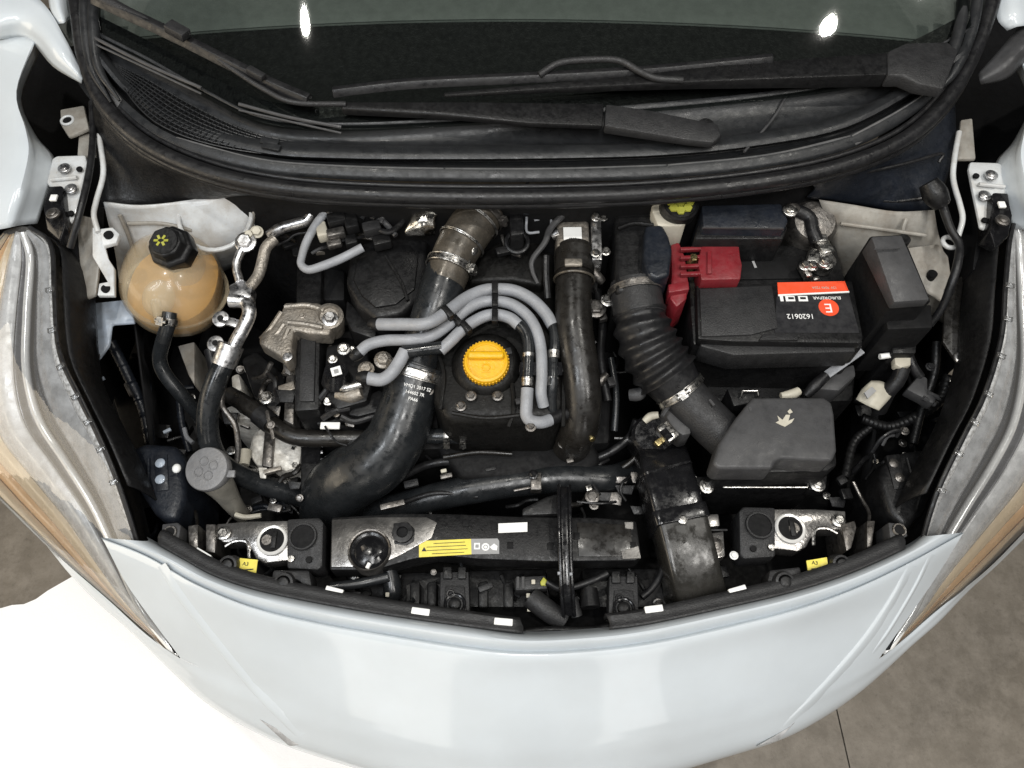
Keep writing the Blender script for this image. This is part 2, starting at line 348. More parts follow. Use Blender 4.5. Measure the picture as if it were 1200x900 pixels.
m.add([(-9, -8, 0), (jx(-8)-g, -8, 0), (jx(8)-g, 8, 0), (-9, 8, 0)], [(0, 1, 2, 3)])
m.add([(jx(-8)+g, -8, 0.0), (9, -8, 0), (9, 8, 0), (jx(8)+g, 8, 0.0)], [(0, 1, 2, 3)])
fl = m.build('floor', 'concrete', kind='structure')
setp(fl, 'worn brown concrete floor with a saw cut joint', 'floor')
m = M(); m.add([(jx(-8)-.02, -8, -.01), (jx(-8)+.02, -8, -.01), (jx(8)+.02, 8, -.01), (jx(8)-.02, 8, -.01)], [(0, 1, 2, 3)])
jn = m.build('floor_joint', 'concrete', kind='structure')
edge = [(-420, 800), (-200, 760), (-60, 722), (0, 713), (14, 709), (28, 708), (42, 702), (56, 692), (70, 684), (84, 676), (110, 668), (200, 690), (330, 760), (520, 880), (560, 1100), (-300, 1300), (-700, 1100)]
m = M(); vv = [P(q[0], q[1], .004) for q in edge]; m.add(vv, [tuple(range(len(vv)))])  # flat white sheet where the floor is blown out by glare
setp(m.build('blown_out_patch', 'blown_out_white', kind='structure'), 'white patch standing in for the blown-out floor beside the front bumper', 'floor')
# ---------------------------------------------------------------- the car body
car = thing('car', 'white hatchback front end with the bonnet open over its engine bay', 'car', (0, 0, 0))
def row(pts, z=None): return [PX(q, z if len(q) < 3 else None) for q in pts]
A = [(172, 634, .765), (215, 657, .765), (250, 676, .763), (300, 693, .762), (370, 708, .76), (450, 722, .758), (540, 735, .755), (615, 745, .755), (700, 741, .755), (760, 733, .756), (850, 714, .758), (930, 695, .76), (1000, 672, .763), (1060, 645, .765), (1085, 628, .765)]
B = [(118, 630, .760), (170, 651, .762), (225, 682, .76), (290, 709, .758), (370, 728, .755), (450, 742, .753), (540, 756, .750), (612, 763, .75), (690, 760, .75), (765, 751, .751), (850, 733, .753), (930, 713, .755), (1000, 690, .76), (1065, 660, .762), (1130, 624, .76)]
Am = [((a[0]+b[0])/2, (a[1]*.55+b[1]*.45), max(a[2], b[2])+.011) for a, b in zip(A, B)]
A0 = [(a[0], a[1]-5, a[2]-.03) for a in A]
B2 = [(b[0]+(5 if b[0] < 300 else -5 if b[0] > 930 else 0), b[1]+7, b[2]+.005) for b in B]
C1 = [(152, 690, .705), (190, 708, .710), (240, 730, .714), (300, 752, .718), (380, 772, .720), (460, 786, .722), (540, 795, .723), (610, 798, .723), (690, 796, .723), (760, 790, .722), (850, 770, .720), (925, 750, .717), (1000, 728, .712), (1052, 710, .708), (1092, 684, .703)]
C2 = [(212, 772, .632), (240, 784, .638), (280, 798, .645), (330, 815, .652), (395, 832, .658), (465, 845, .661), (540, 853, .663), (610, 856, .664), (690, 854, .663), (765, 848, .661), (845, 832, .657), (910, 813, .651), (962, 800, .645), (1000, 786, .639), (1030, 772, .632)]
B = [(q[0], q[1], q[2]-.003) for q in B]
m = M(); m.loft([row(q) for q in (A0, A, Am, B)], 5, 4)
m.loft([row(q) for q in (B, B2, C1, C2)], 5, 5)
hl_outL = [(-40, 545, .70), (10, 592, .675), (50, 634, .655), (82, 664, .640), (128, 704, .628), (172, 744, .620)]
hl_outR = [(1265, 563, .70), (1212, 612, .675), (1165, 660, .655), (1131, 689, .640), (1095, 718, .628), (1062, 747, .620)]
L1 = hl_outL+C2+hl_outR[::-1]
D = [(-60, 540, .64), (0, 584, .61), (46, 628, .60), (78, 668, .59), (112, 704, .585), (152, 739, .578)]+[(204, 790, .57), (238, 821, .565), (285, 851, .56), (335, 874, .555), (400, 895, .55), (468, 915, .548), (540, 930, .546), (610, 935, .545), (690, 928, .546), (765, 912, .548), (848, 888, .55), (915, 867, .555), (962, 843, .56), (1002, 816, .565), (1034, 789, .57)]+[(1066, 759, .578), (1100, 729, .585), (1135, 692, .59), (1168, 662, .60), (1215, 616, .61), (1275, 560, .64)]
Ee = [(q[0]+(600-q[0])*.03, q[1]+(q[1]-500)*-.02, q[2]-.12) for q in D]
m.loft([row(q) for q in (L1, [((a[0]*.5+b[0]*.5), (a[1]*.5+b[1]*.5), a[2]*.5+b[2]*.5+.012) for a, b in zip(L1, D)], D, Ee)], 5, 5)
bumper = m.build('bumper', 'paint', car, ang=32, merge=.0015)
# side creases pressed into the bumper: low ridges that follow its skin
from mathutils.bvhtree import BVHTree
bvb = BVHTree.FromPolygons([v.co for v in bumper.data.vertices], [tuple(p.vertices) for p in bumper.data.polygons])
def ridge(pts, w, h, nm='crease_line', mt='paint'):
    pp = catmull([Vector((q[0], q[1], 0)) for q in pts], 6); hits = []
    for q in pp:
        d = (P(q.x, q.y, .5)-CAM).normalized(); hh, nn, _, _ = bvb.ray_cast(CAM, d)
        if hh is not None: hits.append((hh, nn if nn.dot(d) < 0 else -nn))
    v = []; n = len(hits)
    for i, (hh, nn) in enumerate(hits):
        t = (hits[min(i+1, n-1)][0]-hits[max(i-1, 0)][0]).normalized(); s = t.cross(nn).normalized(); k = min(1, i/4, (n-1-i)/4)
        for u, z in ((-1, -.0006), (-.4, h*k*.8), (0, h*k), (.15, h*k*.9), (.35, -.0006)): v.append(hh+s*(u*w)+nn*z)
    m = M(); m.add(v, [(i*5+j, i*5+j+1, i*5+j+6, i*5+j+5) for i in range(n-1) for j in range(4)]); m.build(nm, mt, bumper, ang=80)
ridge([(186, 664), (215, 706), (255, 758), (300, 812), (350, 864)], .016, .0026)
ridge([(1066, 662), (1045, 700), (1015, 745), (975, 792), (915, 855)], .016, .0026)
ridge([(1090, 650), (1070, 690), (1045, 732), (1022, 766)], .010, .0020)
for pts in ([(303, 842, .605), (322, 852, .60), (362, 872, .580), (338, 874, .578)], [(938, 840, .60), (925, 852, .592), (888, 874, .578), (912, 868, .578)]):
    mm = M(); mm.prism(pts, 0, .55); mm.build('lower_grille_corner', 'satin', bumper, bevel=.002)
# headlights
HI = [(34, 266, .90), (58, 285, .895), (62, 340, .885), (68, 410, .865), (92, 465, .845), (114, 510, .83), (137, 565, .80), (163, 645, .745), (180, 713, .675), (208, 767, .618)]
HO = [(4, 272, .89), (-28, 310, .86), (-50, 380, .82), (-62, 450, .78), (-60, 515, .73), (-12, 572, .695), (42, 626, .665), (82, 663, .642), (132, 707, .626), (207, 771, .620)]
HIr = [(1188, 262, .90), (1184, 285, .895), (1180, 335, .885), (1175, 395, .865), (1155, 462, .845), (1130, 512, .83), (1100, 575, .80), (1080, 640, .745), (1064, 706, .675), (1038, 765, .618)]
HOr = [(1212, 266, .89), (1240, 304, .86), (1262, 374, .82), (1276, 450, .78), (1276, 520, .73), (1250, 575, .695), (1203, 622, .665), (1133, 687, .642), (1094, 719, .626), (1036, 769, .620)]
TAP = [.35, .8, 1, 1, 1, 1, .9, .6, .35, .12]
def frac(hi, ho, f, dz=0.0): return [lerp(PX(a), PX(b), f)+Vector((0, 0, dz*k)) for a, b, k in zip(hi, ho, TAP)]
for side, (hi, ho) in enumerate(((HI, HO), (HIr, HOr))):
    hl = M().loft([frac(hi, ho, 0, -.012), frac(hi, ho, .01, .0), frac(hi, ho, .35, .016), frac(hi, ho, .7, .012), frac(hi, ho, 1.0, 0), frac(hi, ho, 1.0, -.03)], 6, 5).build('headlight', 'lens', car, ang=60)
    M().loft([frac(hi, ho, 0, -.10), frac(hi, ho, .5, -.12), frac(hi, ho, 1.0, -.10)], 5, 3).build('housing', 'black_deep', hl)
    def strip(nm, f0, f1, d0, d1, mt, arch=.008):
        M().loft([frac(hi, ho, f0, d0), frac(hi, ho, (f0+f1)/2, (d0+d1)/2+arch), frac(hi, ho, f1, d1)], 5, 5).build(nm, mt, hl, ang=60, solid=.002)
    strip('lens_flange', .015, .075, -.006, -.010, 'rim_clear', .004)
    strip('inner_trim', .08, .25, -.020, -.024, 'satin', .005)
    strip('bezel', .25, .335, -.024, -.042, 'bezel', -.006)
    strip('bezel', .375, .46, -.042, -.024, 'bezel_mid', -.006)
    strip('reflector', .46, .67, -.022, -.024, 'bowl', .012)
    strip('reflector', .67, .80, -.026, -.026, 'cream_glow', .006)  # outer strips carry the reflected warm sunlight in their own colour
    strip('warm_glow_strip', .80, .90, -.028, -.026, 'amber', .004)
    strip('reflector', .90, .995, -.024, -.012, 'cream_glow', .004)
    M().tube(frac(hi, ho, .355, -.026), .0065, 10, 6).build('light_guide', 'chrome', hl)
    M().tube(frac(hi, ho, .0, -.004), .004, 8, 6).build('seal', 'rubber', hl)
    # clips and teeth along the rim of the lens
    cr = catmull([PX(q) for q in hi], 6)
    for k in range(12, 40, 4):
        M().box(cr[k]+Vector(((-.004 if side == 0 else .004), 0, .001)), (.008, .014, .006), cr[k+1]-cr[k], (1, 0, 0)).build('rim_clip', 'lens', hl, bevel=.0015)
# fenders
def mir(pts): return [(1230-q[0], q[1]+6, q[2]) for q in pts]
F0 = [(-120, 20, .80), (-120, 80, .80), (-110, 150, .80), (-110, 200, .78), (-120, 245, .76), (-125, 290, .74)]
F1 = [(-40, 30, .97), (-40, 85, .955), (-30, 140, .945), (-30, 185, .935), (-38, 230, .92), (-42, 275, .885)]
F2 = [(34, 42, 1.012), (14, 104, .990), (24, 150, .976), (26, 180, .968), (15, 225, .95), (4, 268, .915)]
F3 = [(42, 50, 1.00), (20, 110, .974), (34, 152, .955), (44, 182, .948), (38, 225, .932), (24, 264, .905)]
F4 = [(46, 62, .97), (26, 116, .93), (42, 158, .915), (64, 186, .918), (58, 220, .912), (44, 262, .89)]
for f in (lambda q: q, mir):
    fe = M().loft([row(f(q)) for q in (F0, F1, F2, F3, F4)], 5, 4).build('fender', 'paint', car, ang=50, solid=.002)
# rear upper corners beside the windscreen (pillar bases)
H0 = [(-60, 20, 1.00), (-20, 46, 1.0), (30, 46, 1.005), (62, 78, 1.0), (95, 98, .99)]
H1 = [(-50, -10, 1.05), (-10, 22, 1.045), (32, 25, 1.04), (66, 60, 1.03), (96, 92, 1.0)]
H2 = [(-40, -60, 1.06), (10, -30, 1.06), (52, 5, 1.05), (76, 44, 1.035), (98, 86, 1.0)]
M().loft([row(q) for q in (H0, H1, H2)], 5, 4).build('pillar_base', 'paint', car, ang=60, solid=.003)
H0 = [(1270, 20, 1.00), (1235, 56, 1.0), (1205, 72, 1.0), (1180, 92, 1.0), (1150, 100, .99)]
H1 = [(1260, 0, 1.05), (1228, 36, 1.045), (1200, 56, 1.04), (1176, 78, 1.02), (1148, 94, 1.0)]
H2 = [(1250, -40, 1.05), (1215, 10, 1.04), (1190, 36, 1.03), (1168, 62, 1.02), (1146, 86, 1.0)]
M().loft([row(q) for q in (H0, H1, H2)], 5, 4).build('pillar_base', 'grey_plastic', car, ang=60, solid=.003)
M().loft([row(q) for q in ([(1166, -20, 1.06), (1168, 20, 1.05), (1180, 36, 1.04)], [(1195, -25, 1.075), (1198, 10, 1.065), (1200, 30, 1.05)], [(1260, -30, 1.03), (1255, 0, 1.03), (1250, 30, 1.02)])], 4, 4).build('pillar_skin', 'paint', car, ang=60, solid=.003)
M().loft([row(q) for q in ([(56, -18, 1.06), (58, 8, 1.05), (68, 28, 1.04)], [(66, -20, 1.068), (68, 6, 1.058), (76, 26, 1.044)], [(80, -20, 1.05), (80, 4, 1.045), (84, 20, 1.03)])], 4, 4).build('pillar_skin', 'paint', car, ang=60, solid=.003)
# cowl, seal, glass, dashboard
SEAL = [(86, -25, 1.075), (92, 20, 1.055), (100, 70, 1.03), (122, 122, 1.008), (170, 168, .992), (245, 202, .982), (335, 221, .977), (450, 229, .973), (600, 231, .972), (750, 227, .973), (880, 215, .977), (985, 195, .982), (1062, 162, .992), (1112, 114, 1.008), (1142, 60, 1.03), (1160, 10, 1.055), (1170, -30, 1.075)]
def shift(pts, dy, dz, cx=600, k=0.0):
    return [(q[0]+(cx-q[0])*k, q[1]+dy, q[2]+dz) for q in pts]
se = M().tp(SEAL, [9]*17, 12, 6).build('cowl_seal', 'rubber', car)
M().tp(shift(SEAL, -12, .002, k=.010), 3.2, 10, 6).build('seal_lip', 'rubber', se)
M().tp(shift(SEAL, 9, -.016), 5, 10, 6).build('seal_lip', 'rubber', se)
G = [(113, 36, 1.062), (180, 70, 1.040), (240, 104, 1.022), (310, 136, 1.010), (400, 143, 1.003), (520, 138, 1.0), (650, 130, 1.0), (780, 119, 1.002), (900, 107, 1.008), (1000, 92, 1.018), (1070, 66, 1.035), (1140, 30, 1.065)]
K1 = [(108, 70, 1.03), (140, 122, 1.005), (200, 165, .99), (300, 194, .98), (400, 203, .975), (520, 206, .973), (650, 206, .973), (780, 202, .975), (900, 189, .98), (1000, 166, .985), (1080, 120, 1.0), (1135, 66, 1.03)]
K2 = [(109, 66, 1.034), (145, 115, 1.01), (206, 158, .998), (306, 183, .988), (402, 191, .983), (520, 194, .981), (650, 194, .981), (780, 190, .983), (898, 178, .987), (995, 156, .992), (1075, 112, 1.006), (1134, 62, 1.034)]
K3 = [(110, 58, 1.028), (152, 106, .995), (215, 147, .975), (310, 174, .965), (404, 180, .962), (520, 181, .960), (650, 180, .960), (780, 176, .962), (894, 164, .967), (990, 144, .975), (1070, 102, .995), (1134, 56, 1.03)]
K4 = [(111, 48, 1.045), (168, 84, 1.015), (230, 118, .995), (312, 150, .985), (402, 158, .98), (520, 155, .978), (650, 148, .978), (780, 140, .98), (895, 128, .985), (995, 110, .995), (1068, 82, 1.012), (1136, 44, 1.045)]
K1 = shift(K1, 7, -.004); K2 = shift(K2, 4, -.002); K2b = shift(K2, -3, -.022); K3a = shift(K3, 6, .000); K3b = shift(K3, 4, .022); K3c = shift(K3, -6, .022); K3d = shift(K3, -11, .010)
cw = M().loft([row(q) for q in (K1, K2, K2b, K3a, K3b, K3c, K3d, K4, G)], 5, 3).build('cowl_panel', 'cowl', car, ang=40, solid=.003)
# raised light strip of the cowl and its breaks
for xs in ((0, 1), (2, 5), (5, 7), (7, 9), (9, 11)):
    k1 = row(K1)[xs[0]:xs[1]+1]; k2 = row(K2)[xs[0]:xs[1]+1]; dz = Vector((0, 0, .004)); dx = Vector((.003, 0, 0))
    k1[0] = k1[0]+dx; k2[0] = k2[0]+dx
    M().loft([[lerp(a, b, .05)+dz for a, b in zip(k1, k2)], [lerp(a, b, .95)+dz for a, b in zip(k1, k2)]], 6, 2).build('cowl_strip', 'strip_grey', cw, solid=.003)
for a, b in (((110, 44, 1.062), (236, 103, 1.032)), ((280, 122, 1.02), (400, 149, 1.008))):
    M().tube([PX(a), lerp(PX(a), PX(b), .5)-Vector((0, .004, 0)), PX(b)], .0028, 8, 6).build('cowl_ridge', 'grey_plastic', cw)
    M().tube([PX(shift([a], 7, -.004)[0]), PX(shift([b], 7, -.004)[0])], .0018, 8, 2).build('cowl_ridge', 'grey_plastic', cw)
M().tp([(148, 120, 1.002), (180, 145, .99), (225, 162, .985), (300, 174, .98), (400, 177, .977), (520, 176, .976), (660, 176, .976)], 1.6, 8, 6).build('cowl_ridge', 'grey_plastic', cw)
M().tp([(872, 178, .985), (905, 140, .99), (922, 112, 1.0)], 1.6, 8, 6).build('cowl_ridge', 'grey_plastic', cw)
for xs in ((0, [(112, -20, 1.085), (110, 30, 1.065), (116, 80, 1.038), (140, 118, 1.018)]), (1, [(1130, -20, 1.085), (1124, 36, 1.06), (1106, 80, 1.04), (1078, 108, 1.018)]), (2, [(1148, -20, 1.082), (1138, 36, 1.056), (1118, 84, 1.034), (1092, 112, 1.016)]), (3, [(100, -20, 1.085), (101, 30, 1.062), (108, 80, 1.036), (130, 120, 1.016)])):
    M().tp(xs[1], [7, 7, 5.5, 1.5], 10, 6).build('pillar_trim_bead', 'cowl', car)
# intake grille: dark opening and a lattice of thin bars
go = [(128, 72), (170, 92), (215, 118), (262, 142), (310, 160), (388, 172), (384, 184), (300, 178), (230, 164), (180, 142), (150, 112)]
gz = lambda px, py: 1.028-(px-128)*.00022-.00005*(py-72)
M().prism([(x, y, gz(x, y)-.006) for x, y in go], 0, .93).build('grille_opening', 'black_deep', cw)
gm = M()
def inpoly(x, y, poly):
    c = False; j = len(poly)-1
    for i in range(len(poly)):
        if (poly[i][1] > y) != (poly[j][1] > y) and x < (poly[j][0]-poly[i][0])*(y-poly[i][1])/(poly[j][1]-poly[i][1])+poly[i][0]: c = not c
        j = i
    return c
top = [Vector((q[0], q[1], 0)) for q in go[:6]]; bot = [Vector((q[0], q[1], 0)) for q in ((134, 84), (152, 113), (182, 143), (232, 165), (300, 179), (384, 184))]
tc_, bc_ = catmull(top, 8), catmull(bot, 8)
for k in range(9):
    t = k/8; pts = [lerp(a, b, t) for a, b in zip(tc_, bc_)][::4]
    gm.tube([P(q.x, q.y, gz(q.x, q.y)) for q in pts], .0011, 5, 2)
for k in range(0, len(tc_)-1):
    for h in (0,):
        a = lerp(tc_[k], tc_[k+1], h); b = lerp(bc_[k], bc_[k+1], h)
        gm.bar(P(a.x, a.y, gz(a.x, a.y)), P(b.x, b.y, gz(b.x, b.y)), .0013, .003)
gr = gm.build('intake_grille', 'cowl', cw, kind='stuff')
for c in ((316, 166), (318, 172)):
    M().box(P(*c, .995), (.03, .012, .004), (1, -.25, 0), (0, 1, 0)).build('grille_bridge', 'cowl', cw, bevel=.001)
# windscreen
gw = row(G); g2 = [Vector((q.x*.95, q.y+.28+.04*(1-abs(q.x)/.75), q.z+.165)) for q in gw]; g3 = [Vector((q.x*.88, q.y+.62+.06*(1-abs(q.x)/.75), q.z+.40)) for q in gw]
ws = M().loft([[q+Vector((0, -.012, -.008)) for q in gw], g2, g3], 5, 6).build('windscreen', 'glass', car, ang=70)
if PROBE:
    from mathutils.bvhtree import BVHTree
    bv = BVHTree.FromPolygons([v.co for v in ws.data.vertices], [tuple(p.vertices) for p in ws.data.polygons])
    for px, py in ((355, 33), (970, 33), (100, 10), (600, 10), (1100, 10), (600, 100)):
        d = (P(px, py, .9)-CAM).normalized(); h, n, _, _ = bv.ray_cast(CAM, d)
        if h: 
            r = d-2*d.dot(n)*n; print('PROBE', px, py, h, n, 'z3.9', h+r*((3.9-h.z)/r.z))
M().loft([[q+Vector((0, -.006, -.010)) for q in gw], [q+Vector((0, .028, .006)) for q in gw]], 5, 2).build('frit_band', 'black', ws)
dr = lambda y, z: [Vector((x, y+.06*(1-(x/.75)**2), z)) for x in (-.80, -.5, -.2, .1, .4, .62, .80)]
ds = M().loft([[Vector((q.x*.84, q.y, q.z)) for q in dr(.45, .93)], [Vector((q.x*.92, q.y, q.z)) for q in dr(.52, .95)], dr(.602, .985)], 3, 3).build('dashboard', 'dash_dark', car)
M().loft([dr(.60, .985), dr(.62, .995), dr(.78, 1.0), dr(1.0, 1.0), dr(1.1, .95)], 4, 4).build('dash_top', 'dash', ds, solid=.003)
for x0 in (-.14, .13):
    for k in range(14):
        M().box(Vector((x0+k*.0125, .70+.05*(1-((x0+k*.0125)/.75)**2), 1.003)), (.006, .022, .003), (1, .1, 0), (0, 1, 0)).build('defrost_vent', 'black_deep', ds)
# wipers
wp = M().tp([(1098, 84, 1.034), (1062, 76, 1.036)], [12, 10], 14, 2).build('wiper', 'black', car)
mm = M(); mm.prism([(1040, 60, 1.058), (1062, 50, 1.06), (1110, 48, 1.06), (1124, 58, 1.058), (1106, 104, 1.05), (1076, 98, 1.052), (1058, 88, 1.055), (1040, 88, 1.055)], 0, 1.03); mm.build('pivot_cap', 'charcoal', wp, bevel=.004)
mm = M(); mm.prism([(1040, 61, 1.056), (1040, 87, 1.054), (800, 96, 1.044), (640, 104, 1.038), (520, 112, 1.033), (520, 108, 1.033), (700, 92, 1.041), (860, 74, 1.05)], 0, 1.028); mm.build('arm', 'black', wp, bevel=.003)
mm = M(); mm.sweep([PX(q) for q in ((390, 107, 1.030), (480, 97, 1.034), (620, 90, 1.038), (760, 82, 1.042), (905, 68, 1.052))], [(-.011, -.004), (.011, -.004), (.004, .006), (-.004, .006)], 6, (0, 0, 1)); mm.build('blade', 'rubber', wp, bevel=.001)
mm = M(); mm.tp([(632, 88, 1.046), (655, 74, 1.054), (690, 70, 1.056), (725, 71, 1.056), (750, 84, 1.052), (770, 92, 1.048), (800, 94, 1.046)], 4, 10, 5); mm.build('blade_hook', 'charcoal', wp)
wp = M().lathe(P(824, 156, .985), (0, -.2, 1), [(.016, 0), (.016, .014), (.014, .020)], 24).build('wiper', 'black', car)
mm = M(); mm.prism([(710, 121, 1.026), (760, 128, 1.025), (842, 145, 1.022), (846, 158, 1.02), (836, 167, 1.018), (808, 164, 1.018), (760, 156, 1.02), (708, 147, 1.022)], 0, 1.004); mm.build('pivot_cap', 'charcoal', wp, bevel=.004)
mm = M(); mm.prism([(708, 121, 1.026), (706, 147, 1.022), (620, 144, 1.022), (520, 134, 1.024), (400, 127, 1.027), (400, 119, 1.030), (560, 119, 1.028)], 0, 1.012); mm.build('arm', 'black', wp, bevel=.003)
mm = M(); mm.tp([(405, 122, 1.03), (345, 120, 1.04), (310, 105, 1.05), (268, 78, 1.064), (230, 52, 1.078), (150, 14, 1.10), (100, -12, 1.115)], [3.2, 3.2, 3.2, 3.2, 3.5, 6, 8], 10, 6); mm.build('arm_rod', 'charcoal', wp)
mm = M(); mm.sweep([PX(q) for q in ((362, 116, 1.040), (320, 98, 1.05), (260, 68, 1.068), (200, 38, 1.086), (110, -4, 1.11))], [(-.012, -.005), (.012, -.005), (.005, .007), (-.005, .007)], 6, (0, 0, 1)); mm.build('blade', 'rubber', wp, bevel=.001)
for q_, s_ in (((208, 36, 1.10), (.035, .02, .014)), ((300, 86, 1.066), (.03, .012, .01))): M().box(PX(q_), s_, (1, -.55, -.2), (0, 1, 0)).build('blade_hook', 'charcoal', wp, bevel=.002)
# insulation panels, bulkhead, strut towers, inner wings, tray
def sheet(nm, rows_, mt, solid=.003, su=4, sv=4, par=car, ang=45):
    return M().loft([row(q) for q in rows_], su, sv).build(nm, mt, par, ang=ang, solid=solid)
sheet('bulkhead_panel', [[(108, 118, .985), (165, 178, .97), (240, 210, .96), (310, 226, .955)], [(114, 175, .93), (165, 205, .92), (235, 225, .92), (300, 230, .93)], [(118, 243, .885), (165, 245, .875), (228, 239, .875), (300, 226, .90)]], 'black')
sheet('bulkhead_panel', [[(1118, 100, .985), (1075, 160, .97), (1010, 198, .96), (950, 214, .955)], [(1120, 165, .93), (1070, 200, .92), (1010, 218, .92), (955, 222, .93)], [(1108, 215, .89), (1085, 248, .875), (1020, 243, .875), (945, 232, .90)]], 'black_blue')
M().tp([(232, 232, .885), (262, 236, .88), (292, 226, .895)], 3, 8, 4).build('trim_edge', 'rubber', car)
M().tp([(998, 230, .89), (1045, 236, .885), (1085, 232, .89)], 2.4, 8, 4).build('trim_edge', 'rubber', car)
M().tp([(1000, 205, .945), (1060, 192, .945), (1103, 180, .94), (1100, 190, .93)], 2.0, 8, 4).build('trim_edge', 'rubber', car)
bw = [q for q in SEAL if 90 < q[0] < 1150]; s1 = [PX(q)+Vector((0, .03, -.02)) for q in bw]; s2 = [Vector((q.x, q.y-.02, .74)) for q in s1]; s3 = [Vector((q.x, q.y, .30)) for q in s1]
M().loft([s1, s2, s3], 4, 4).build('bulkhead', 'black_deep', car, solid=.004)
sheet('strut_tower', [[(122, 236, .90), (165, 240, .895), (225, 234, .89), (292, 225, .90), (318, 228, .89)], [(128, 262, .85), (170, 258, .86), (225, 252, .872), (290, 244, .875), (322, 240, .86)], [(135, 292, .80), (175, 290, .81), (228, 292, .815), (288, 282, .82), (324, 262, .80)], [(140, 330, .70), (180, 330, .70), (235, 325, .70), (285, 305, .70), (326, 275, .70)]], 'paint_in')
for pts in ([(985, 262, .882), (1030, 268, .878), (1085, 276, .872)], [(1062, 256, .892), (1058, 272, .874), (1064, 296, .83)]): M().tp(pts, 2.2, 8, 5).build('body_seam', 'paint_dusty', car)
for pts in ([(150, 262, .862), (190, 262, .866), (225, 270, .852)], [(300, 236, .895), (296, 258, .862), (292, 285, .822)], [(140, 252, .88), (150, 275, .842), (158, 300, .80)]): M().tp(pts, 2.4, 8, 5).build('body_seam', 'paint_dusty', car)
M().torus(P(252, 252, .872), (0, -.35, 1), .062, .004, 30, 8).build('tower_rim', 'paint_in', car)
sheet('strut_tower', [[(960, 234, .90), (1000, 240, .90), (1050, 248, .895), (1095, 246, .89)], [(966, 252, .88), (1008, 262, .878), (1052, 268, .87), (1100, 275, .86)], [(975, 290, .82), (1015, 300, .82), (1062, 305, .81), (1112, 320, .80)], [(985, 335, .72), (1020, 345, .72), (1075, 365, .72), (1118, 385, .72)]], 'paint_dusty')
M().lathe(P(952, 262, .87), (0, -.3, 1), [(.045, -.06), (.042, 0), (.034, .012), (.012, .015)], 28).build('tower_dome', 'steel_dark', car)
for f in (0, 1):
    hi = HI if f == 0 else HIr
    r0 = [PX(q)+Vector(((.012 if f == 0 else -.012), 0, -.012)) for q in hi[:7]]; s = 1 if f == 0 else -1
    r1 = [q+Vector((s*.012, 0, -.03)) for q in r0]; r2 = [q+Vector((s*.012, 0, -.085)) for q in r0]; r3 = [q+Vector((-s*.04, 0, -.12)) for q in r0]
    M().loft([r0, r1, r2, r3], 4, 3).build('inner_wing_liner', 'black', car, solid=.003)
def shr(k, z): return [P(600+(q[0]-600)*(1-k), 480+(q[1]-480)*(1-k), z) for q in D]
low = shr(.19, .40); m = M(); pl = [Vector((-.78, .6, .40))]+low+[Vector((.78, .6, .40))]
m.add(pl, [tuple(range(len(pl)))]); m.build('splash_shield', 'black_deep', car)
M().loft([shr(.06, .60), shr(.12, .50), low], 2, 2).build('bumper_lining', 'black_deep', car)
for s, mt in ((1, 'black_deep'), (-1, 'black_deep')):
    m = M(); m.add([(s*.70, -.08, .30), (s*.70, .6, .30), (s*.74, .6, .93), (s*.63, -.08, .60)], [(0, 1, 2, 3)]); m.build('wheel_arch_wall', mt, car, solid=.004)
m = M(); m.add([(-.40, -.34, .30), (.40, -.34, .30), (.56, -.30, .66), (0, -.365, .70), (-.56, -.30, .66)], [(0, 1, 2, 3, 4)]); m.build('front_liner', 'black_deep', car, solid=.004)
# wheel arch cavity behind the fenders
for pts in ([(-40, 40), (-30, 300), (70, 420), (120, 300), (130, 60), (95, 0), (20, 20)], [(1100, 0), (1085, 90), (1080, 300), (1130, 420), (1240, 300), (1260, 0)]):
    M().prism(pts, .70, .50).build('arch_liner', 'black_deep', car)
# hinge plates with bolts
def hinge(f, tag):
    hp = M().plate([f(q) for q in ((60, 186, .93), (66, 182, .932), (100, 181, .932), (102, 190, .93), (97, 215, .925), (88, 258, .91), (76, 262, .908), (70, 230, .92), (54, 214, .922))], .008).build('hinge_plate', 'paint_in', car, bevel=.004)
    for q in ((75, 197, .936), (83, 221, .93)): M().bolt(PX(f(q)), .0075, .004).build('bolt', 'alu', hp)
    for q in ((93, 198, .9335), (83, 250, .9165)): M().lathe(PX(f(q)), (0, 0, 1), [(.005, -.002), (.005, .0012)], 16).build('hole', 'black_deep', hp)
    M().tp([f(q) for q in ((60, 211, .927), (90, 208, .93))], 2.4, 8, 2).build('rib', 'paint_in', hp)
    la = M().prism([f(q) for q in ((55, 218, .937), (73, 217, .937), (76, 262, .925), (70, 282, .90), (54, 268, .91), (52, 245, .93))], 0, .885).build('hinge_catch', 'black_gloss', hp, bevel=.003)
    M().bolt(PX(f((62, 250, .936))), .008, .005).build('bolt', 'steel_dark', hp); M().box(PX(f((63, 232, .940))), (.011, .012, .004)).build('clip', 'white', hp, bevel=.001)
hinge(lambda q: q, 0); hinge(lambda q: (1237-q[0], q[1]+8, q[2]), 1)
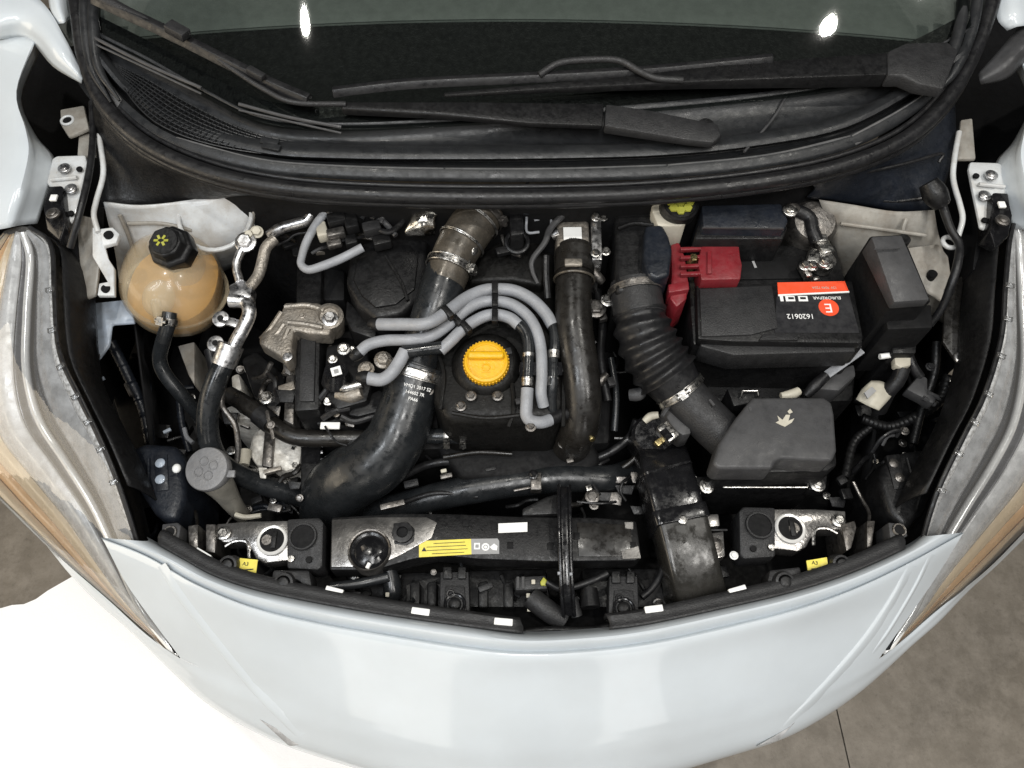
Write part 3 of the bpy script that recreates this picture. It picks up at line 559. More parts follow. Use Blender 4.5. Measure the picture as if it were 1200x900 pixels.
# flange edge of the inner wing, with its eyelets
def flange(f):
    fm = M().tp([f(q) for q in ((114, 150, .945), (119, 178, .94), (121, 205, .93), (113, 235, .92), (110, 252, .915), (115, 272, .905))], 3.2, 10, 5).build('inner_flange', 'paint_in', car)
    return fm
flange(lambda q: q); flange(lambda q: (1238-q[0], q[1]+5, q[2]))
m = M(); m.plate([(108, 266, .905), (118, 268, .905), (132, 266, .905), (140, 274, .905), (136, 284, .905), (122, 288, .90), (126, 302, .88), (134, 314, .87), (134, 346, .86), (114, 346, .86), (116, 332, .865), (126, 330, .868), (108, 300, .88)], .008); br = m.build('wing_bracket', 'paint_in', car, bevel=.002)
for q in ((127, 275, .907), (124, 338, .864)): M().lathe(PX(q), (0, 0, 1), [(.0075, -.003), (.0075, .0015)], 18).build('hole', 'black_deep', br)
m = M(); m.plate([(70, 128, .925), (98, 123, .93), (104, 150, .93), (86, 158, .925), (80, 160, .924), (71, 146, .925)], .008); br = m.build('wing_bracket', 'paint_dusty', car, bevel=.003)
M().lathe(P(79, 141, .926), (0, 0, 1), [(.007, -.003), (.007, .0015)], 18).build('hole', 'black_deep', br); M().torus(P(79, 141, .927), (0, 0, 1), .010, .0025).build('eyelet', 'paint_in', br)
m = M(); m.plate([(92, 155, .915), (110, 152, .915), (112, 182, .91), (90, 182, .91)], .008); m.build('wing_bracket', 'paint_dusty', car, bevel=.003)
m = M(); m.plate([(1126, 140, .92), (1140, 138, .92), (1144, 186, .91), (1122, 186, .91)], .008); m.build('wing_bracket', 'paint_dusty', car, bevel=.003)
M().torus(P(1113, 284, .89), (0, 0, 1), .011, .004).build('eyelet', 'paint_in', car)
m = M(); m.plate([(98, 362, .77), (112, 354, .775), (152, 350, .77), (158, 378, .765), (131, 380, .765), (128, 404, .755), (116, 420, .75), (106, 424, .748), (94, 412, .75), (98, 390, .76)], .008); br = m.build('wing_bracket', 'paint_blue', car, bevel=.004)
M().torus(P(110, 418, .754), (0, 0, 1), .0075, .003).build('eyelet', 'alu', br); M().lathe(P(110, 418, .753), (0, 0, 1), [(.006, 0), (.006, .001)], 14).build('hole', 'black_deep', br)
m = M(); m.plate([(1108, 330, .80), (1135, 320, .81), (1140, 395, .79), (1138, 420, .78), (1120, 422, .78), (1105, 400, .785)], .008); br = m.build('wing_bracket', 'hose_brown', car, bevel=.004)
M().torus(P(1127, 420, .785), (0, 0, 1), .0095, .004).build('eyelet', 'alu', br); M().lathe(P(1127, 420, .785), (0, 0, 1), [(.007, 0), (.007, .001)], 14).build('hole', 'black_deep', br)
m = M(); m.plate([(1062, 290, .86), (1100, 285, .86), (1112, 300, .85), (1118, 345, .82), (1104, 352, .82), (1085, 340, .83)], .008); br = m.build('wing_bracket', 'paint_dusty', car, bevel=.004)
for q in ((1112, 342, .826), (1092, 322, .842)): M().lathe(PX(q), (0, 0, 1), [(.008, -.01), (.008, .004)], 14).build('hole', 'black_deep', br)
m = M(); m.plate([(88, 250, .88), (112, 255, .885), (118, 300, .86), (112, 345, .84), (96, 352, .82), (92, 300, .85)], .008); m.build('wing_bracket', 'paint_dusty', car, bevel=.004)
m = M(); m.prism([(70, 280, .86), (90, 276, .86), (92, 310, .85), (70, 312, .84)], 0, .70); m.build('wing_pocket', 'black_deep', car)
m = M(); m.prism([(1144, 284, .86), (1168, 282, .86), (1168, 314, .85), (1140, 316, .84)], 0, .70); m.build('wing_pocket', 'black_deep', car)
# ---------------------------------------------------------------- things in the engine bay
def base(px, py, z): return P(px, py, z)
ZUP = Vector((0, 0, 1))
# -- engine body
en = thing('engine', 'black diesel engine block under the yellow filler cap', 'engine', base(560, 440, .40))
M().prism([(345, 330), (400, 300), (690, 300), (720, 400), (715, 520), (430, 530), (350, 500)], .70, .36, .0).build('block', 'black_deep', en, bevel=.01)
M().prism([(520, 345), (545, 318), (565, 285), (582, 262), (638, 262), (652, 300), (648, 340), (664, 396), (666, 470), (652, 492), (522, 492), (508, 466), (508, 400)], .815, .64, .03).build('rocker_cover', 'engine_black', en, bevel=.018, seg=4)
M().prism([(548, 330), (566, 295), (588, 278), (630, 276), (640, 310), (636, 335), (600, 328)], .838, .80).build('cover_dome', 'engine_black', en, bevel=.008, seg=3)
M().prism([(508, 520), (560, 505), (690, 505), (705, 535), (690, 560), (540, 560)], .70, .5).build('lower_cover', 'black_deep', en, bevel=.012, seg=3)
M().lathe(P(570, 428, .818), (0, -.12, 1), [(.058, -.02), (.056, 0), (.046, .012), (.040, .014)], 36).build('filler_neck', 'engine_black', en)
for q in ((552, 464, .822), (583, 464, .822), (540, 476, .818), (502, 458, .80), (660, 520, .74), (622, 500, .82)): M().bolt(PX(q), .0065, .006).build('bolt', 'steel_dark', en)
for pts in (((512, 408, .82), (520, 440, .82), (516, 480, .81)), ((600, 450, .82), (602, 480, .82), (596, 500, .81)), ((530, 484, .818), (570, 490, .82), (615, 486, .82)), ((655, 400, .82), (660, 440, .82), (660, 500, .81))):
    M().tp(pts, 2.6, 8, 5).build('cover_rib', 'engine_black', en)
# -- injection / air box at left
ic = thing('intake_cover', 'matt black rounded engine intake cover beside the turbo pipe', 'engine cover', base(452, 330, .72))
M().prism([(410, 292), (436, 276), (470, 270), (500, 276), (502, 318), (494, 348), (470, 368), (440, 374), (418, 356), (404, 332)], .845, .70).build('shell', 'black', ic, bevel=.012, seg=4)
M().prism([(418, 302), (440, 288), (480, 286), (490, 300), (486, 338), (464, 356), (440, 360), (424, 346), (414, 328)], .8495, .84).build('lid', 'black', ic, bevel=.003)
M().prism([(406, 350), (432, 376), (442, 378), (440, 398), (412, 388), (404, 372)], .80, .72).build('foot', 'black', ic, bevel=.005)
M().tp([(452, 300, .851), (470, 330, .851), (478, 352, .85)], 2, 8, 5).build('rib', 'black', ic)
# -- timing cover
tm = thing('timing_cover', 'tall black timing cover strip between mount bracket and intake cover', 'engine cover', base(360, 400, .45))
M().prism([(347, 300), (378, 300), (376, 362), (374, 480), (344, 482), (346, 380)], .775, .45).build('cover', 'black', tm, bevel=.006)
M().prism([(352, 392), (370, 392), (368, 470), (350, 470)], .780, .76).build('raised_panel', 'charcoal', tm, bevel=.003)
M().prism([(335, 440), (346, 438), (344, 498), (332, 492)], .74, .45).build('side_web', 'steel_dark', tm, bevel=.003)
M().prism([(376, 312), (404, 316), (404, 352), (378, 352)], .76, .45).build('backing', 'black_deep', tm, bevel=.006)
# -- engine mount bracket
em = thing('engine_mount', 'cast aluminium engine mount arm bolted over the timing cover', 'engine mount', base(350, 385, .75))
M().prism([(333, 354), (372, 354), (384, 360), (392, 372), (386, 392), (360, 390), (344, 386), (342, 402), (342, 420), (334, 426), (328, 416), (318, 411), (303, 402), (304, 392), (318, 384), (328, 370)], .805, .770).build('arm', 'cast', em, bevel=.005, seg=3)
for pts in (((334, 360, .807), (360, 358, .808), (380, 364, .808)), ((338, 378, .807), (358, 380, .808), (378, 384, .808)), ((330, 366, .806), (318, 384, .80), (306, 398, .795)), ((338, 385, .806), (332, 402, .80), (334, 420, .80)), ((333, 380, .806), (322, 394, .80), (306, 401, .795))):
    M().tp(pts, 3.4, 8, 5).build('rib', 'cast', em)
bo = M().lathe(P(387, 376, .79), (.1, -.1, 1), [(.022, -.03), (.024, 0), (.024, .018), (.018, .022), (.015, .016)], 28).build('boss', 'cast', em)
M().bolt(P(387, 374, .809), .010, .012, (.1, -.1, 1)).build('bolt', 'alu', em); M().bolt(P(354, 370, .806), .004, .004).build('bolt', 'cast', em)
for q in ((311, 398, .797), (337, 418, .804)): M().bolt(PX(q), .006, .006).build('bolt', 'alu', em)
M().tp([(318, 425, .76), (310, 440, .74), (296, 444, .72)], [3, 3, 2], 8, 4).build('tab', 'steel_dark', em)
# -- coolant tank
m_ = mat('tank', (0.68, 0.57, 0.39), 0.22, 0, 0.10, 10, 0.05, 60, 0.6, 0.2, (0.50, 0.34, 0.20), 0.08, 0.5); m_.node_tree.nodes['Principled BSDF'].inputs['Alpha'].default_value = 0.34
mat('coolant', (0.52, 0.27, 0.06), 0.15, 0, 0.1)
tk = thing('coolant_tank', 'round amber plastic coolant expansion tank with black cap', 'tank', base(204, 338, .795)-Vector((0, 0, .075)))
tcn = P(204, 334, .795)
sh_ = M().ell(tcn, .080, .086, .085, 40, 24, .82).build('shell', 'tank', tk)
m = M(); m.ell(tcn, .076, .082, .081, 40, 24, .82)
for q_ in m.v: q_.z = min(q_.z, tcn.z+.004)
m.build('coolant', 'coolant', sh_)
M().ell(tcn+Vector((.02, .03, 0)), .03, .035, .070, 24, 14, .8).build('baffle', 'tank', sh_)
M().lathe(tcn+Vector((0, 0, -.012)), (.25, .1, 1), [(.080, -.002), (.0865, -.0015), (.0865, .0025), (.080, .003)], 44, False).build('seam', 'tank', tk)
M().ell(tcn+Vector((-.004, -.048, .030)), .026, .034, .026, 20, 12).build('blister', 'tank', tk)
M().tube([tcn+Vector((.002, -.066, .050)), tcn+Vector((.002, -.088, .018))], [.009, .009], 12, 2).build('outlet', 'tank', tk)
cc = P(203, 292, .885); ax = (0, -.28, 1)
cp = M().lathe(cc, ax, [(.036, -.016), (.037, .010), (.034, .014), (.029, .016), (.027, .030), (.024, .033), (.016, .034)], 8).build('cap', 'black', tk, bevel=.002)
M().lathe(cc, ax, [(.022, .034), (.021, .0355)], 28).build('cap_disc', 'black', cp)
m = M(); axv = Vector(ax).normalized()
for k in range(6):
    t = k*math.pi/3; m.box(cc+axv*.0365+Vector((math.cos(t)*.008-.004, math.sin(t)*.006, 0))+Vector((0, 0, math.sin(t)*.0018)), (.007, .004, .001), (math.cos(t), math.sin(t)*.96, math.sin(t)*.27), (-math.sin(t), math.cos(t), 0))
m.build('cap_symbol', 'yellow_green', cp)
th = thing('coolant_hose', 'thin black rubber hose dropping from the amber coolant tank', 'hose', base(220, 470, .66))
M().tp([(199, 366, .825), (197, 380, .815), (191, 400, .79), (187, 420, .76), (193, 438, .74), (212, 462, .71), (232, 485, .67), (246, 506, .61)], 8.5, 14, 6).build('tube', 'hose', th)
band(th, P(197, 376, .818), P(195, 388, .808)-P(198, 370, .823), .0142, .012, 'zinc', (-.3, -1, .4))
# -- radiator-side black cavity pieces left
# -- air conditioning line
ac = thing('aircon_pipe', 'bright aluminium air conditioning pipe with crimped black hose', 'pipe', base(270, 420, .68))
M().tp([(283, 352, .86), (290, 357, .862), (292, 368, .86), (285, 385, .85), (276, 402, .838), (268, 420, .825)], 8.2, 14, 6).build('bent_pipe', 'alu', ac)
M().tp([(270, 352, .862), (288, 353, .862)], [9, 8], 14, 2).build('pipe_end', 'alu', ac)
m = M(); m.tp([(271, 404, .834), (262, 428, .818)], [15, 14], 20, 10, lambda t: 1+.06*math.sin(t*28)); m.build('crimp_sleeve', 'alu', ac)
M().tp([(263, 425, .82), (255, 442, .81), (246, 468, .79), (243, 495, .765), (247, 522, .735), (262, 545, .70), (295, 563, .66), (345, 580, .61), (380, 592, .57)], [12, 12.5, 12.5, 12.5, 12.5, 12, 12, 12, 12], 16, 6).build('hose', 'hose', ac)
M().prism([(267, 334), (284, 326), (296, 334), (294, 348), (276, 352), (268, 346)], .872, .845).build('joint_block', 'alu', ac, bevel=.004)
M().tp([(281, 330, .872), (277, 312, .878), (281, 298, .884), (287, 288, .888)], 5, 12, 5).build('bent_pipe', 'alu', ac)
M().tp([(293, 336, .868), (303, 322, .87), (308, 304, .876), (312, 290, .882), (322, 280, .884)], 6.5, 12, 5).build('bent_pipe', 'cast', ac)
M().bolt(P(288, 284, .892), .013, .010, (0, -.3, 1)).build('bolt', 'alu', ac); M().bolt(P(292, 276, .895), .007, .008, (.2, -.3, 1)).build('valve', 'ivory', ac); M().bolt(P(301, 272, .895), .008, .008, (.2, -.3, 1)).build('valve', 'ivory', ac)
for q in ((259, 374, .85), (253, 403, .83)):
    m = M(); m.lathe(PX(q), (0, -.2, 1), [(.0135, -.003), (.0135, .003)], 20); m.bar(PX(q), PX((q[0]+20, q[1]+6, q[2])), .014, .005); e = m.build('eyelet_tab', 'alu', ac, bevel=.001)
    M().lathe(PX(q)+Vector((0, 0, .003)), (0, -.2, 1), [(.005, 0), (.005, .001)], 14).build('hole', 'black_deep', e)
M().tp([(270, 430, .80), (262, 450, .79), (259, 470, .78), (263, 480, .77), (275, 497, .76), (279, 520, .74), (278, 540, .72)], [4, 4, 4, 3.4, 3.4, 3.4, 3.4], 10, 5).build('thin_pipe', 'steel_dark', ac)
# -- cables and pipes at the bulkhead, left
hp = thing('heater_pipe', 'bent metal heater pipe at the bulkhead beside the strut tower', 'pipe', base(350, 262, .80))
M().tp([(366, 228, .90), (366, 246, .89), (360, 258, .88), (345, 263, .875), (328, 268, .87), (316, 276, .86)], 6.5, 12, 5).build('tube', 'alu', hp)
gp = thing('vacuum_hose', 'looping grey hose at the bulkhead above the timing cover', 'hose', base(380, 300, .80))
M().tp([(395, 236, .90), (374, 258, .89), (360, 282, .88), (354, 300, .875), (353, 310, .872), (362, 316, .87), (380, 311, .872), (402, 302, .875), (425, 290, .88)], [5, 5, 5, 4.6, 4.6, 5, 5.4, 5.4, 5.4], 12, 6).build('tube', 'fuel_line', gp)
lm = thing('wiring_loom', 'cluster of black wiring plugs under the windscreen cowl', 'wiring', base(430, 262, .80))
for i, pts in enumerate((((425, 236, .90), (440, 252, .89), (452, 262, .885), (464, 276, .88)), ((462, 238, .90), (450, 252, .892), (446, 262, .888)), ((400, 262, .88), (420, 250, .89), (440, 256, .89)), ((380, 244, .90), (392, 252, .895), (410, 246, .895), (428, 256, .89)), ((440, 268, .885), (456, 272, .885), (470, 262, .885), (478, 246, .89)))):
    M().tp(pts, [3.2, 3.6, 3.6, 3.2][:len(pts)] if len(pts) == 4 else 3.4, 9, 5).build('cable', 'grey_plastic' if i in (0, 1) else 'rubber', lm)
for q, s, mt in (((395, 258, .893), (.03, .022, .02), 'black'), ((412, 262, .89), (.022, .03, .02), 'black'), ((394, 274, .885), (.03, .016, .016), 'steel_dark'), ((436, 268, .885), (.03, .02, .02), 'charcoal'), ((378, 272, .88), (.018, .03, .02), 'ivory'), ((392, 286, .878), (.024, .014, .012), 'steel_dark'), ((448, 284, .87), (.03, .02, .02), 'black'), ((412, 284, .87), (.02, .02, .02), 'black')):
    M().box(PX(q), s, (1, .3, 0), (0, 1, 0)).build('plug', mt, lm, bevel=.003)
hs = thing('heat_shield', 'crumpled silver heat shield behind the intake cover', 'heat shield', base(494, 262, .80))
m = M(); m.loft([row(q) for q in ([(486, 240, .90), (505, 238, .905), (530, 238, .90)], [(481, 256, .90), (496, 252, .91), (512, 252, .902)], [(474, 272, .885), (492, 264, .90), (510, 266, .892)], [(476, 277, .87), (496, 276, .88), (509, 276, .87)])], 6, 5); m.build('shield', 'foil', hs, solid=.0015)
M().tp([(500, 236, .895), (520, 244, .89), (545, 246, .885)], 12, 12, 5).build('manifold', 'brass', hs)
# -- turbo outlet
tp_ = thing('turbo_pipe', 'brown silicone turbo pipe with steel bands running into a black hose', 'hose', base(520, 340, .76))
up_pts = [(574, 238, .895), (560, 256, .89), (546, 276, .885), (534, 296, .88), (526, 316, .872), (520, 332, .866)]
M().tp(up_pts, [26, 27, 27, 26, 25.5, 25], 24, 6).build('sleeve', 'silicone', tp_)
M().tp([(524, 318, .870), (516, 342, .862), (506, 372, .845), (496, 402, .82), (490, 428, .798), (488, 440, .785)], [25, 25, 24.5, 24, 24, 25], 24, 6).build('hose', 'hose', tp_)
for k, (q0, q1, r, mt, w) in enumerate((((558, 259, .889), (550, 270, .886), 28, 'zinc', .004), ((541, 284, .883), (535, 294, .88), 27.5, 'zinc', .004), ((527, 313, .873), (523, 324, .870), 27, 'zinc', .014), ((566, 249, .892), (558, 259, .889), 27.5, 'steel_dark', .012))):
    band(tp_, PX(q0), PX(q1)-PX(q0), r*sc(q0[1], q0[2]), w, mt, (1, -.4, .3) if k in (2, 3) else None)
m = M(); m.ell(P(552, 292, .893), .012, .014, .010, 16, 10); m.ell(P(543, 305, .888), .014, .012, .010, 16, 10); m.build('clamp_bulge', 'zinc', tp_)
# -- intercooler hose
ih = thing('intercooler_hose', 'fat glossy black intercooler hose curving down to the left', 'hose', base(400, 580, .50))
M().tp([(492, 428, .795), (486, 445, .785), (477, 478, .765), (463, 515, .74), (440, 543, .715), (414, 558, .69), (396, 574, .655), (390, 596, .60), (390, 620, .53)], [31, 32, 33, 35, 37, 38, 38.5, 38, 36], 32, 8).build('tube', 'hose', ih)
band(ih, P(489, 438, .79), P(484, 454, .780)-P(491, 430, .795), 33.5*sc(438, .79), .017, 'zinc', (-1, -.1, .9))
band(ih, P(491, 431, .795), P(484, 454, .780)-P(491, 430, .795), 33*sc(438, .79), .008, 'hose')
txd = P(515, 462, .80)-P(472, 452, .80)
def on_hose(px, py): return P(px, py, .822)
for i, (s, px, py) in enumerate((('VMQ1 2017 S2', 489, 454), ('144602 7R', 486, 461), ('PA66', 484, 468))):
    text(s, on_hose(px, py), txd, Vector((-.1, 1, .42)), (.0072, .0075), 'white', ih)
# -- small coolant pipes at the front of the engine
wp2 = thing('coolant_pipe', 'black coolant pipe running across to the intercooler hose', 'pipe', base(350, 512, .60))
M().tp([(268, 462, .71), (288, 474, .715), (308, 489, .72), (330, 505, .72), (352, 513, .72), (390, 514, .72), (440, 514, .715)], [10, 10.5, 10.5, 10.5, 10.5, 10, 10], 16, 6).build('tube', 'hose_brown', wp2)
m = M().tp([(303, 485, .72), (318, 497, .72)], 12.5, 16, 2).build('sleeve', 'rubber', wp2)
sp_ = thing('bypass_hose', 'short black hose with two silver spring clamps', 'hose', base(540, 511, .60))
M().tp([(500, 511, .725), (530, 511, .73), (560, 511, .73), (585, 513, .72), (600, 518, .70)], [9, 9.5, 9.5, 10, 10], 14, 6).build('tube', 'hose', sp_)
for x in (524, 543): band(sp_, P(x, 511, .73), (1, 0, 0), .0128, .009, 'zinc', (0, -1, .3), t=.0012)
rp = thing('radiator_hose', 'long dark radiator hose lying behind the front crossmember', 'hose', base(600, 570, .55))
M().tp([(430, 602, .60), (480, 590, .64), (540, 576, .665), (600, 566, .675), (660, 560, .68), (712, 561, .675), (742, 552, .64)], [15, 16, 17, 17, 17, 16, 15], 18, 6).build('tube', 'hose', rp)
m = M(); m.box(P(628, 566, .70), (.018, .03, .02)); m.box(P(612, 573, .70), (.03, .005, .004), (1, .2, 0), (0, 1, 0)); m.build('bracket', 'steel_dark', rp, bevel=.002)
M().bolt(P(625, 556, .715), .006).build('bolt', 'black_gloss', rp)
# -- fuel lines
def fline(name, label, segs, conns=(), clips=()):
    t = thing(name, label, 'fuel line', base(segs[0][1][0][0], segs[0][1][0][1], .78))
    for mt, pts, r in segs: M().tp(pts, r, 14, 7).build('tube', mt, t)
    for a, b in conns: M().tp([a, b], [7.4, 7.4], 14, 6, lambda u: 1+.10*math.sin(u*18)).build('connector', 'zinc', t)
    t_e = segs[0][1]; d_ = PX(t_e[0])-PX(t_e[1]); d_.normalize(); r_ = segs[0][2]*sc(t_e[0][1], t_e[0][2]); M().tube([PX(t_e[0])-d_*.002, PX(t_e[0])+d_*.006, PX(t_e[0])+d_*.016], [r_*1.08, r_*1.08, r_*.7], 12, 3).build('end_fitting', 'black', t)
    for c, d in clips: M().box(PX(c), (.010, .024, .016), d, (d[1]*-1, d[0], 0)).build('clip', 'black', t, bevel=.002)
    return t
fline('fuel_line', 'outermost grey fuel line arching high over the filler cap', [('fuel_line', [(443, 380, .86), (470, 380, .875), (500, 379, .892), (522, 367, .885), (545, 350, .87), (565, 341, .862), (582, 339, .862), (603, 341, .862), (623, 351, .86), (639, 367, .858), (648, 382, .855)], 7.4), ('hose', [(647, 378, .855), (650, 392, .853), (650, 408, .85), (648, 420, .845), (648, 445, .84), (646, 470, .82), (648, 488, .80)], 6.4)],
      [((649, 411, .85), (649, 420, .847)), ((648, 442, .84), (647, 452, .835))], [((580, 339, .868), (1, 0, 0)), ((525, 367, .89), (1, .8, 0))])
fline('fuel_line', 'middle grey fuel line of three, ending beside the black plugs', [('fuel_line', [(421, 413, .84), (432, 404, .845), (452, 399, .85), (480, 398, .855), (505, 394, .858), (525, 381, .86), (545, 364, .862), (562, 355, .862), (580, 353, .862), (600, 357, .862), (618, 370, .86), (629, 388, .858), (634, 410, .852), (635, 440, .845), (634, 460, .835), (637, 476, .82)], 6.8)], (), [((580, 354, .868), (1, 0, 0)), ((535, 376, .866), (1, .8, 0))])
fline('fuel_line', 'innermost grey fuel line hugging the yellow filler cap', [('fuel_line', [(430, 443, .835), (446, 445, .835), (458, 438, .84), (468, 424, .845), (475, 411, .85)], 7.8), ('hose', [(472, 413, .848), (495, 410, .85), (518, 407, .852)], 7.5), ('fuel_line', [(516, 411, .85), (528, 400, .855), (540, 388, .858), (555, 377, .86), (570, 370, .861), (584, 369, .861), (598, 373, .86), (608, 381, .858)], 7.0), ('hose', [(606, 378, .857), (615, 388, .856), (619, 402, .853), (619, 420, .848), (618, 445, .84)], 7), ('fuel_line', [(618, 455, .838), (617, 475, .83), (617, 486, .825), (622, 493, .82), (634, 495, .815), (645, 492, .81)], 7.4), ('rubber', [(643, 493, .81), (656, 487, .805), (668, 484, .80)], 7.5)],
      [((619, 414, .85), (619, 422, .847)), ((618, 443, .841), (618, 453, .838))], [((580, 372, .868), (1, 0, 0)), ((546, 384, .866), (1, .8, 0))])
pc = thing('line_coupling', 'black coupling block joining the fuel lines', 'coupling', base(634, 431, .80))
for x, w in ((612, 1), (619, 1.2), (626, 1), (642, 1), (649, 1.2), (656, 1)): M().tp([(x, 425, .848), (x, 440, .842)], 3.0*w, 8, 2).build('rib', 'black_gloss', pc)
M().bar(P(608, 433, .838), P(660, 433, .838), .014, .010).build('bridge', 'black', pc, bevel=.002)
# -- oil filler cap
oc = thing('oil_filler_cap', 'round yellow oil filler cap with a raised grip bar', 'cap', P(570, 427, .832))
cc = P(570, 428, .834); ax = Vector((0, -.16, 1)).normalized()
m = M(); n = 36; prof = [(.034, 0), (.0352, .004), (.0352, .014), (.0335, .018), (.030, .0195), (.028, .0175), (.005, .0172)]
m.lathe(cc, ax, prof, 48); body = m.build('disc', 'yellow', oc)
m = M()
for k in range(40):
    t = 2*math.pi*k/40; b = Vector((1, 0, 0)); e = ax.cross(b); m.box(cc+b*(math.cos(t)*.0353)+e*(math.sin(t)*.0353)+ax*.009, (.0022, .0022, .010), b*math.cos(t)+e*math.sin(t), ax.cross(b*math.cos(t)+e*math.sin(t)))
m.build('knurling', 'yellow', oc)
e = ax.cross(Vector((1, 0, 0)))
M().box(cc+ax*.022+e*.008, (.056, .012, .012), (1, 0, 0), e).build('grip_bar', 'yellow', oc, bevel=.004, seg=3)
M().torus(cc+ax*.0178, ax, .0285, .0012, 40, 6).build('rim', 'yellow', oc)
m = M(); m.torus(cc+ax*.0182-e*.010, ax, .006, .0009, 16, 6); m.box(cc+ax*.0182-e*.018, (.012, .002, .001), (1, 0, 0), e); m.box(cc+ax*.0182-e*.010+Vector((.012, 0, 0)), (.004, .006, .001), (1, 0, 0), e); m.build('embossed_symbol', 'yellow', oc)
# -- sensors between intake cover and intercooler hose
sv = thing('fuel_pump', 'black fuel pump with bolts and a white square marking', 'pump', base(400, 440, .62))
M().prism([(382, 405), (405, 400), (430, 410), (438, 440), (430, 470), (395, 480), (378, 460)], .77, .62).build('housing', 'black', sv, bevel=.006)
M().tp([(394, 448, .775), (394, 434, .80)], [17, 14], 18, 3).build('regulator', 'black_gloss', sv)
m = M(); m.box(P(394, 435, .812), (.016, .016, .001), (1, .35, 0), (0, 1, 0)); m.build('marking', 'white', sv); M().box(P(394, 435, .8135), (.007, .007, .001), (1, .35, 0), (0, 1, 0)).build('marking', 'ink_grey', sv)
for q, r in (((403, 409, .80), .008), ((413, 409, .79), .004), ((390, 421, .79), .006), ((449, 422, .80), .011), ((429, 433, .80), .010), ((384, 470, .76), .006), ((372, 483, .75), .006)): M().bolt(PX(q), r, r, (.1, -.2, 1)).build('bolt', 'zinc' if r < .009 else 'cast', sv)
M().tp([(393, 453, .775), (405, 455, .78), (424, 450, .785)], [6, 6.5, 5], 12, 4).build('rail', 'zinc', sv); M().tp([(396, 462, .765), (412, 464, .77), (424, 460, .775)], [8, 9, 7], 12, 4).build('rail', 'cast', sv)
M().prism([(432, 462), (444, 456), (458, 466), (452, 480), (420, 488), (408, 486), (410, 474)], .755, .66).build('guard', 'black', sv, bevel=.004)
for pts in (((372, 470, .765), (384, 455, .775), (388, 440, .78)), ((378, 490, .75), (392, 482, .76), (410, 478, .76)), ((400, 488, .755), (416, 494, .75), (440, 488, .75), (455, 490, .74))): M().tp(pts, 4, 9, 5).build('cable', 'rubber', sv)
M().box(P(387, 499, .745), (.032, .012, .004)).build('tag', 'white', sv, bevel=.001)
# -- gearbox / alternator light castings deep at left
al = thing('alternator', 'pale cast alloy alternator housing deep behind the washer filler', 'alternator', base(325, 520, .40))
M().prism([(296, 508), (312, 496), (336, 506), (356, 520), (350, 548), (335, 552), (300, 545), (290, 530)], .655, .40).build('housing', 'cast_light', al, bevel=.006, seg=2)
M().prism([(262, 478), (282, 470), (300, 480), (296, 492), (262, 490)], .66, .45).build('housing_ear', 'cast_light', al, bevel=.006)
M().prism([(270, 440), (280, 436), (284, 456), (272, 462)], .68, .45).build('housing_ear', 'cast_light', al, bevel=.006)
M().prism([(310, 500), (322, 498), (318, 548), (306, 546)], .665, .5).build('web', 'steel_dark', al, bevel=.003)
M().prism([(288, 545), (352, 552), (345, 580), (300, 572)], .62, .4).build('lower_cover', 'black', al, bevel=.005)
m = M()
M().tp([(288, 528, .66), (286, 545, .66)], [7, 6], 12, 2).build('stud', 'ivory', al)
for q, r in (((271, 528, .65), .006), ((298, 552, .64), .006), ((307, 555, .64), .006), ((320, 564, .63), .005), ((333, 566, .63), .009), ((320, 586, .61), .005), ((346, 546, .65), .006), ((312, 466, .735), .009)): M().bolt(PX(q), r, r).build('bolt', 'zinc', al)
M().prism([(352, 520), (376, 520), (376, 575), (352, 585)], .66, .4).build('belt_guard', 'black', al, bevel=.004)
for y in (530, 539, 548): M().box(P(374, y, .655), (.014, .006, .006)).build('rib', 'alu', al, bevel=.001)
bp = thing('bracket_arm', 'dark steel bracket arm below the engine mount', 'bracket', base(310, 450, .55))
M().prism([(282, 420), (300, 410), (335, 440), (330, 470), (318, 480), (296, 462)], .70, .55).build('arm', 'black', bp, bevel=.006)
M().tp([(246, 410, .74), (251, 432, .73), (252, 448, .72), (262, 470, .70)], [7, 7, 7, 7], 12, 5).build('hose', 'rubber', bp); M().prism([(208, 405), (228, 400), (228, 452), (220, 438)], .70, .5).build('gusset', 'paint_dusty', bp, bevel=.003)
# -- washer filler
wf = thing('washer_filler', 'grey washer fluid cap with embossed fan symbol on a pale neck', 'filler cap', base(262, 585, .58))
cc = P(244, 550, .745); ax = Vector((-.10, -.22, 1)).normalized()
cp = M().lathe(cc, ax, [(.034, -.012), (.0355, -.006), (.0355, .004), (.034, .007), (.030, .008), (.006, .0085)], 40).build('cap', 'grey_cap', wf)
b = (Vector((1, 0, 0))-ax*ax.x).normalized(); e = ax.cross(b)
m = M()
for k in range(4):
    t = k*math.pi/2+.4; c = cc+ax*.0088+(b*math.cos(t)+e*math.sin(t))*.0125; m.torus(c, ax, .007, .0011, 18, 6)
m.build('embossed_symbol', 'grey_cap', cp)
M().box(cc+b*.036-e*.008, (.02, .012, .006), b, e).build('pull_tab', 'grey_cap', cp, bevel=.002); M().ell(P(207, 549, .74), .007, .008, .006, 14, 8).build('hinge_pin', 'white', cp)
M().tp([(248, 556, .735), (262, 574, .70), (274, 592, .66), (284, 604, .62)], [21, 15, 11, 9], 18, 5).build('neck', 'neck', wf)
M().tp([(276, 603, .66), (288, 606, .66), (306, 604, .66)], [3, 3, 3], 8, 3).build('bracket', 'ivory', wf)
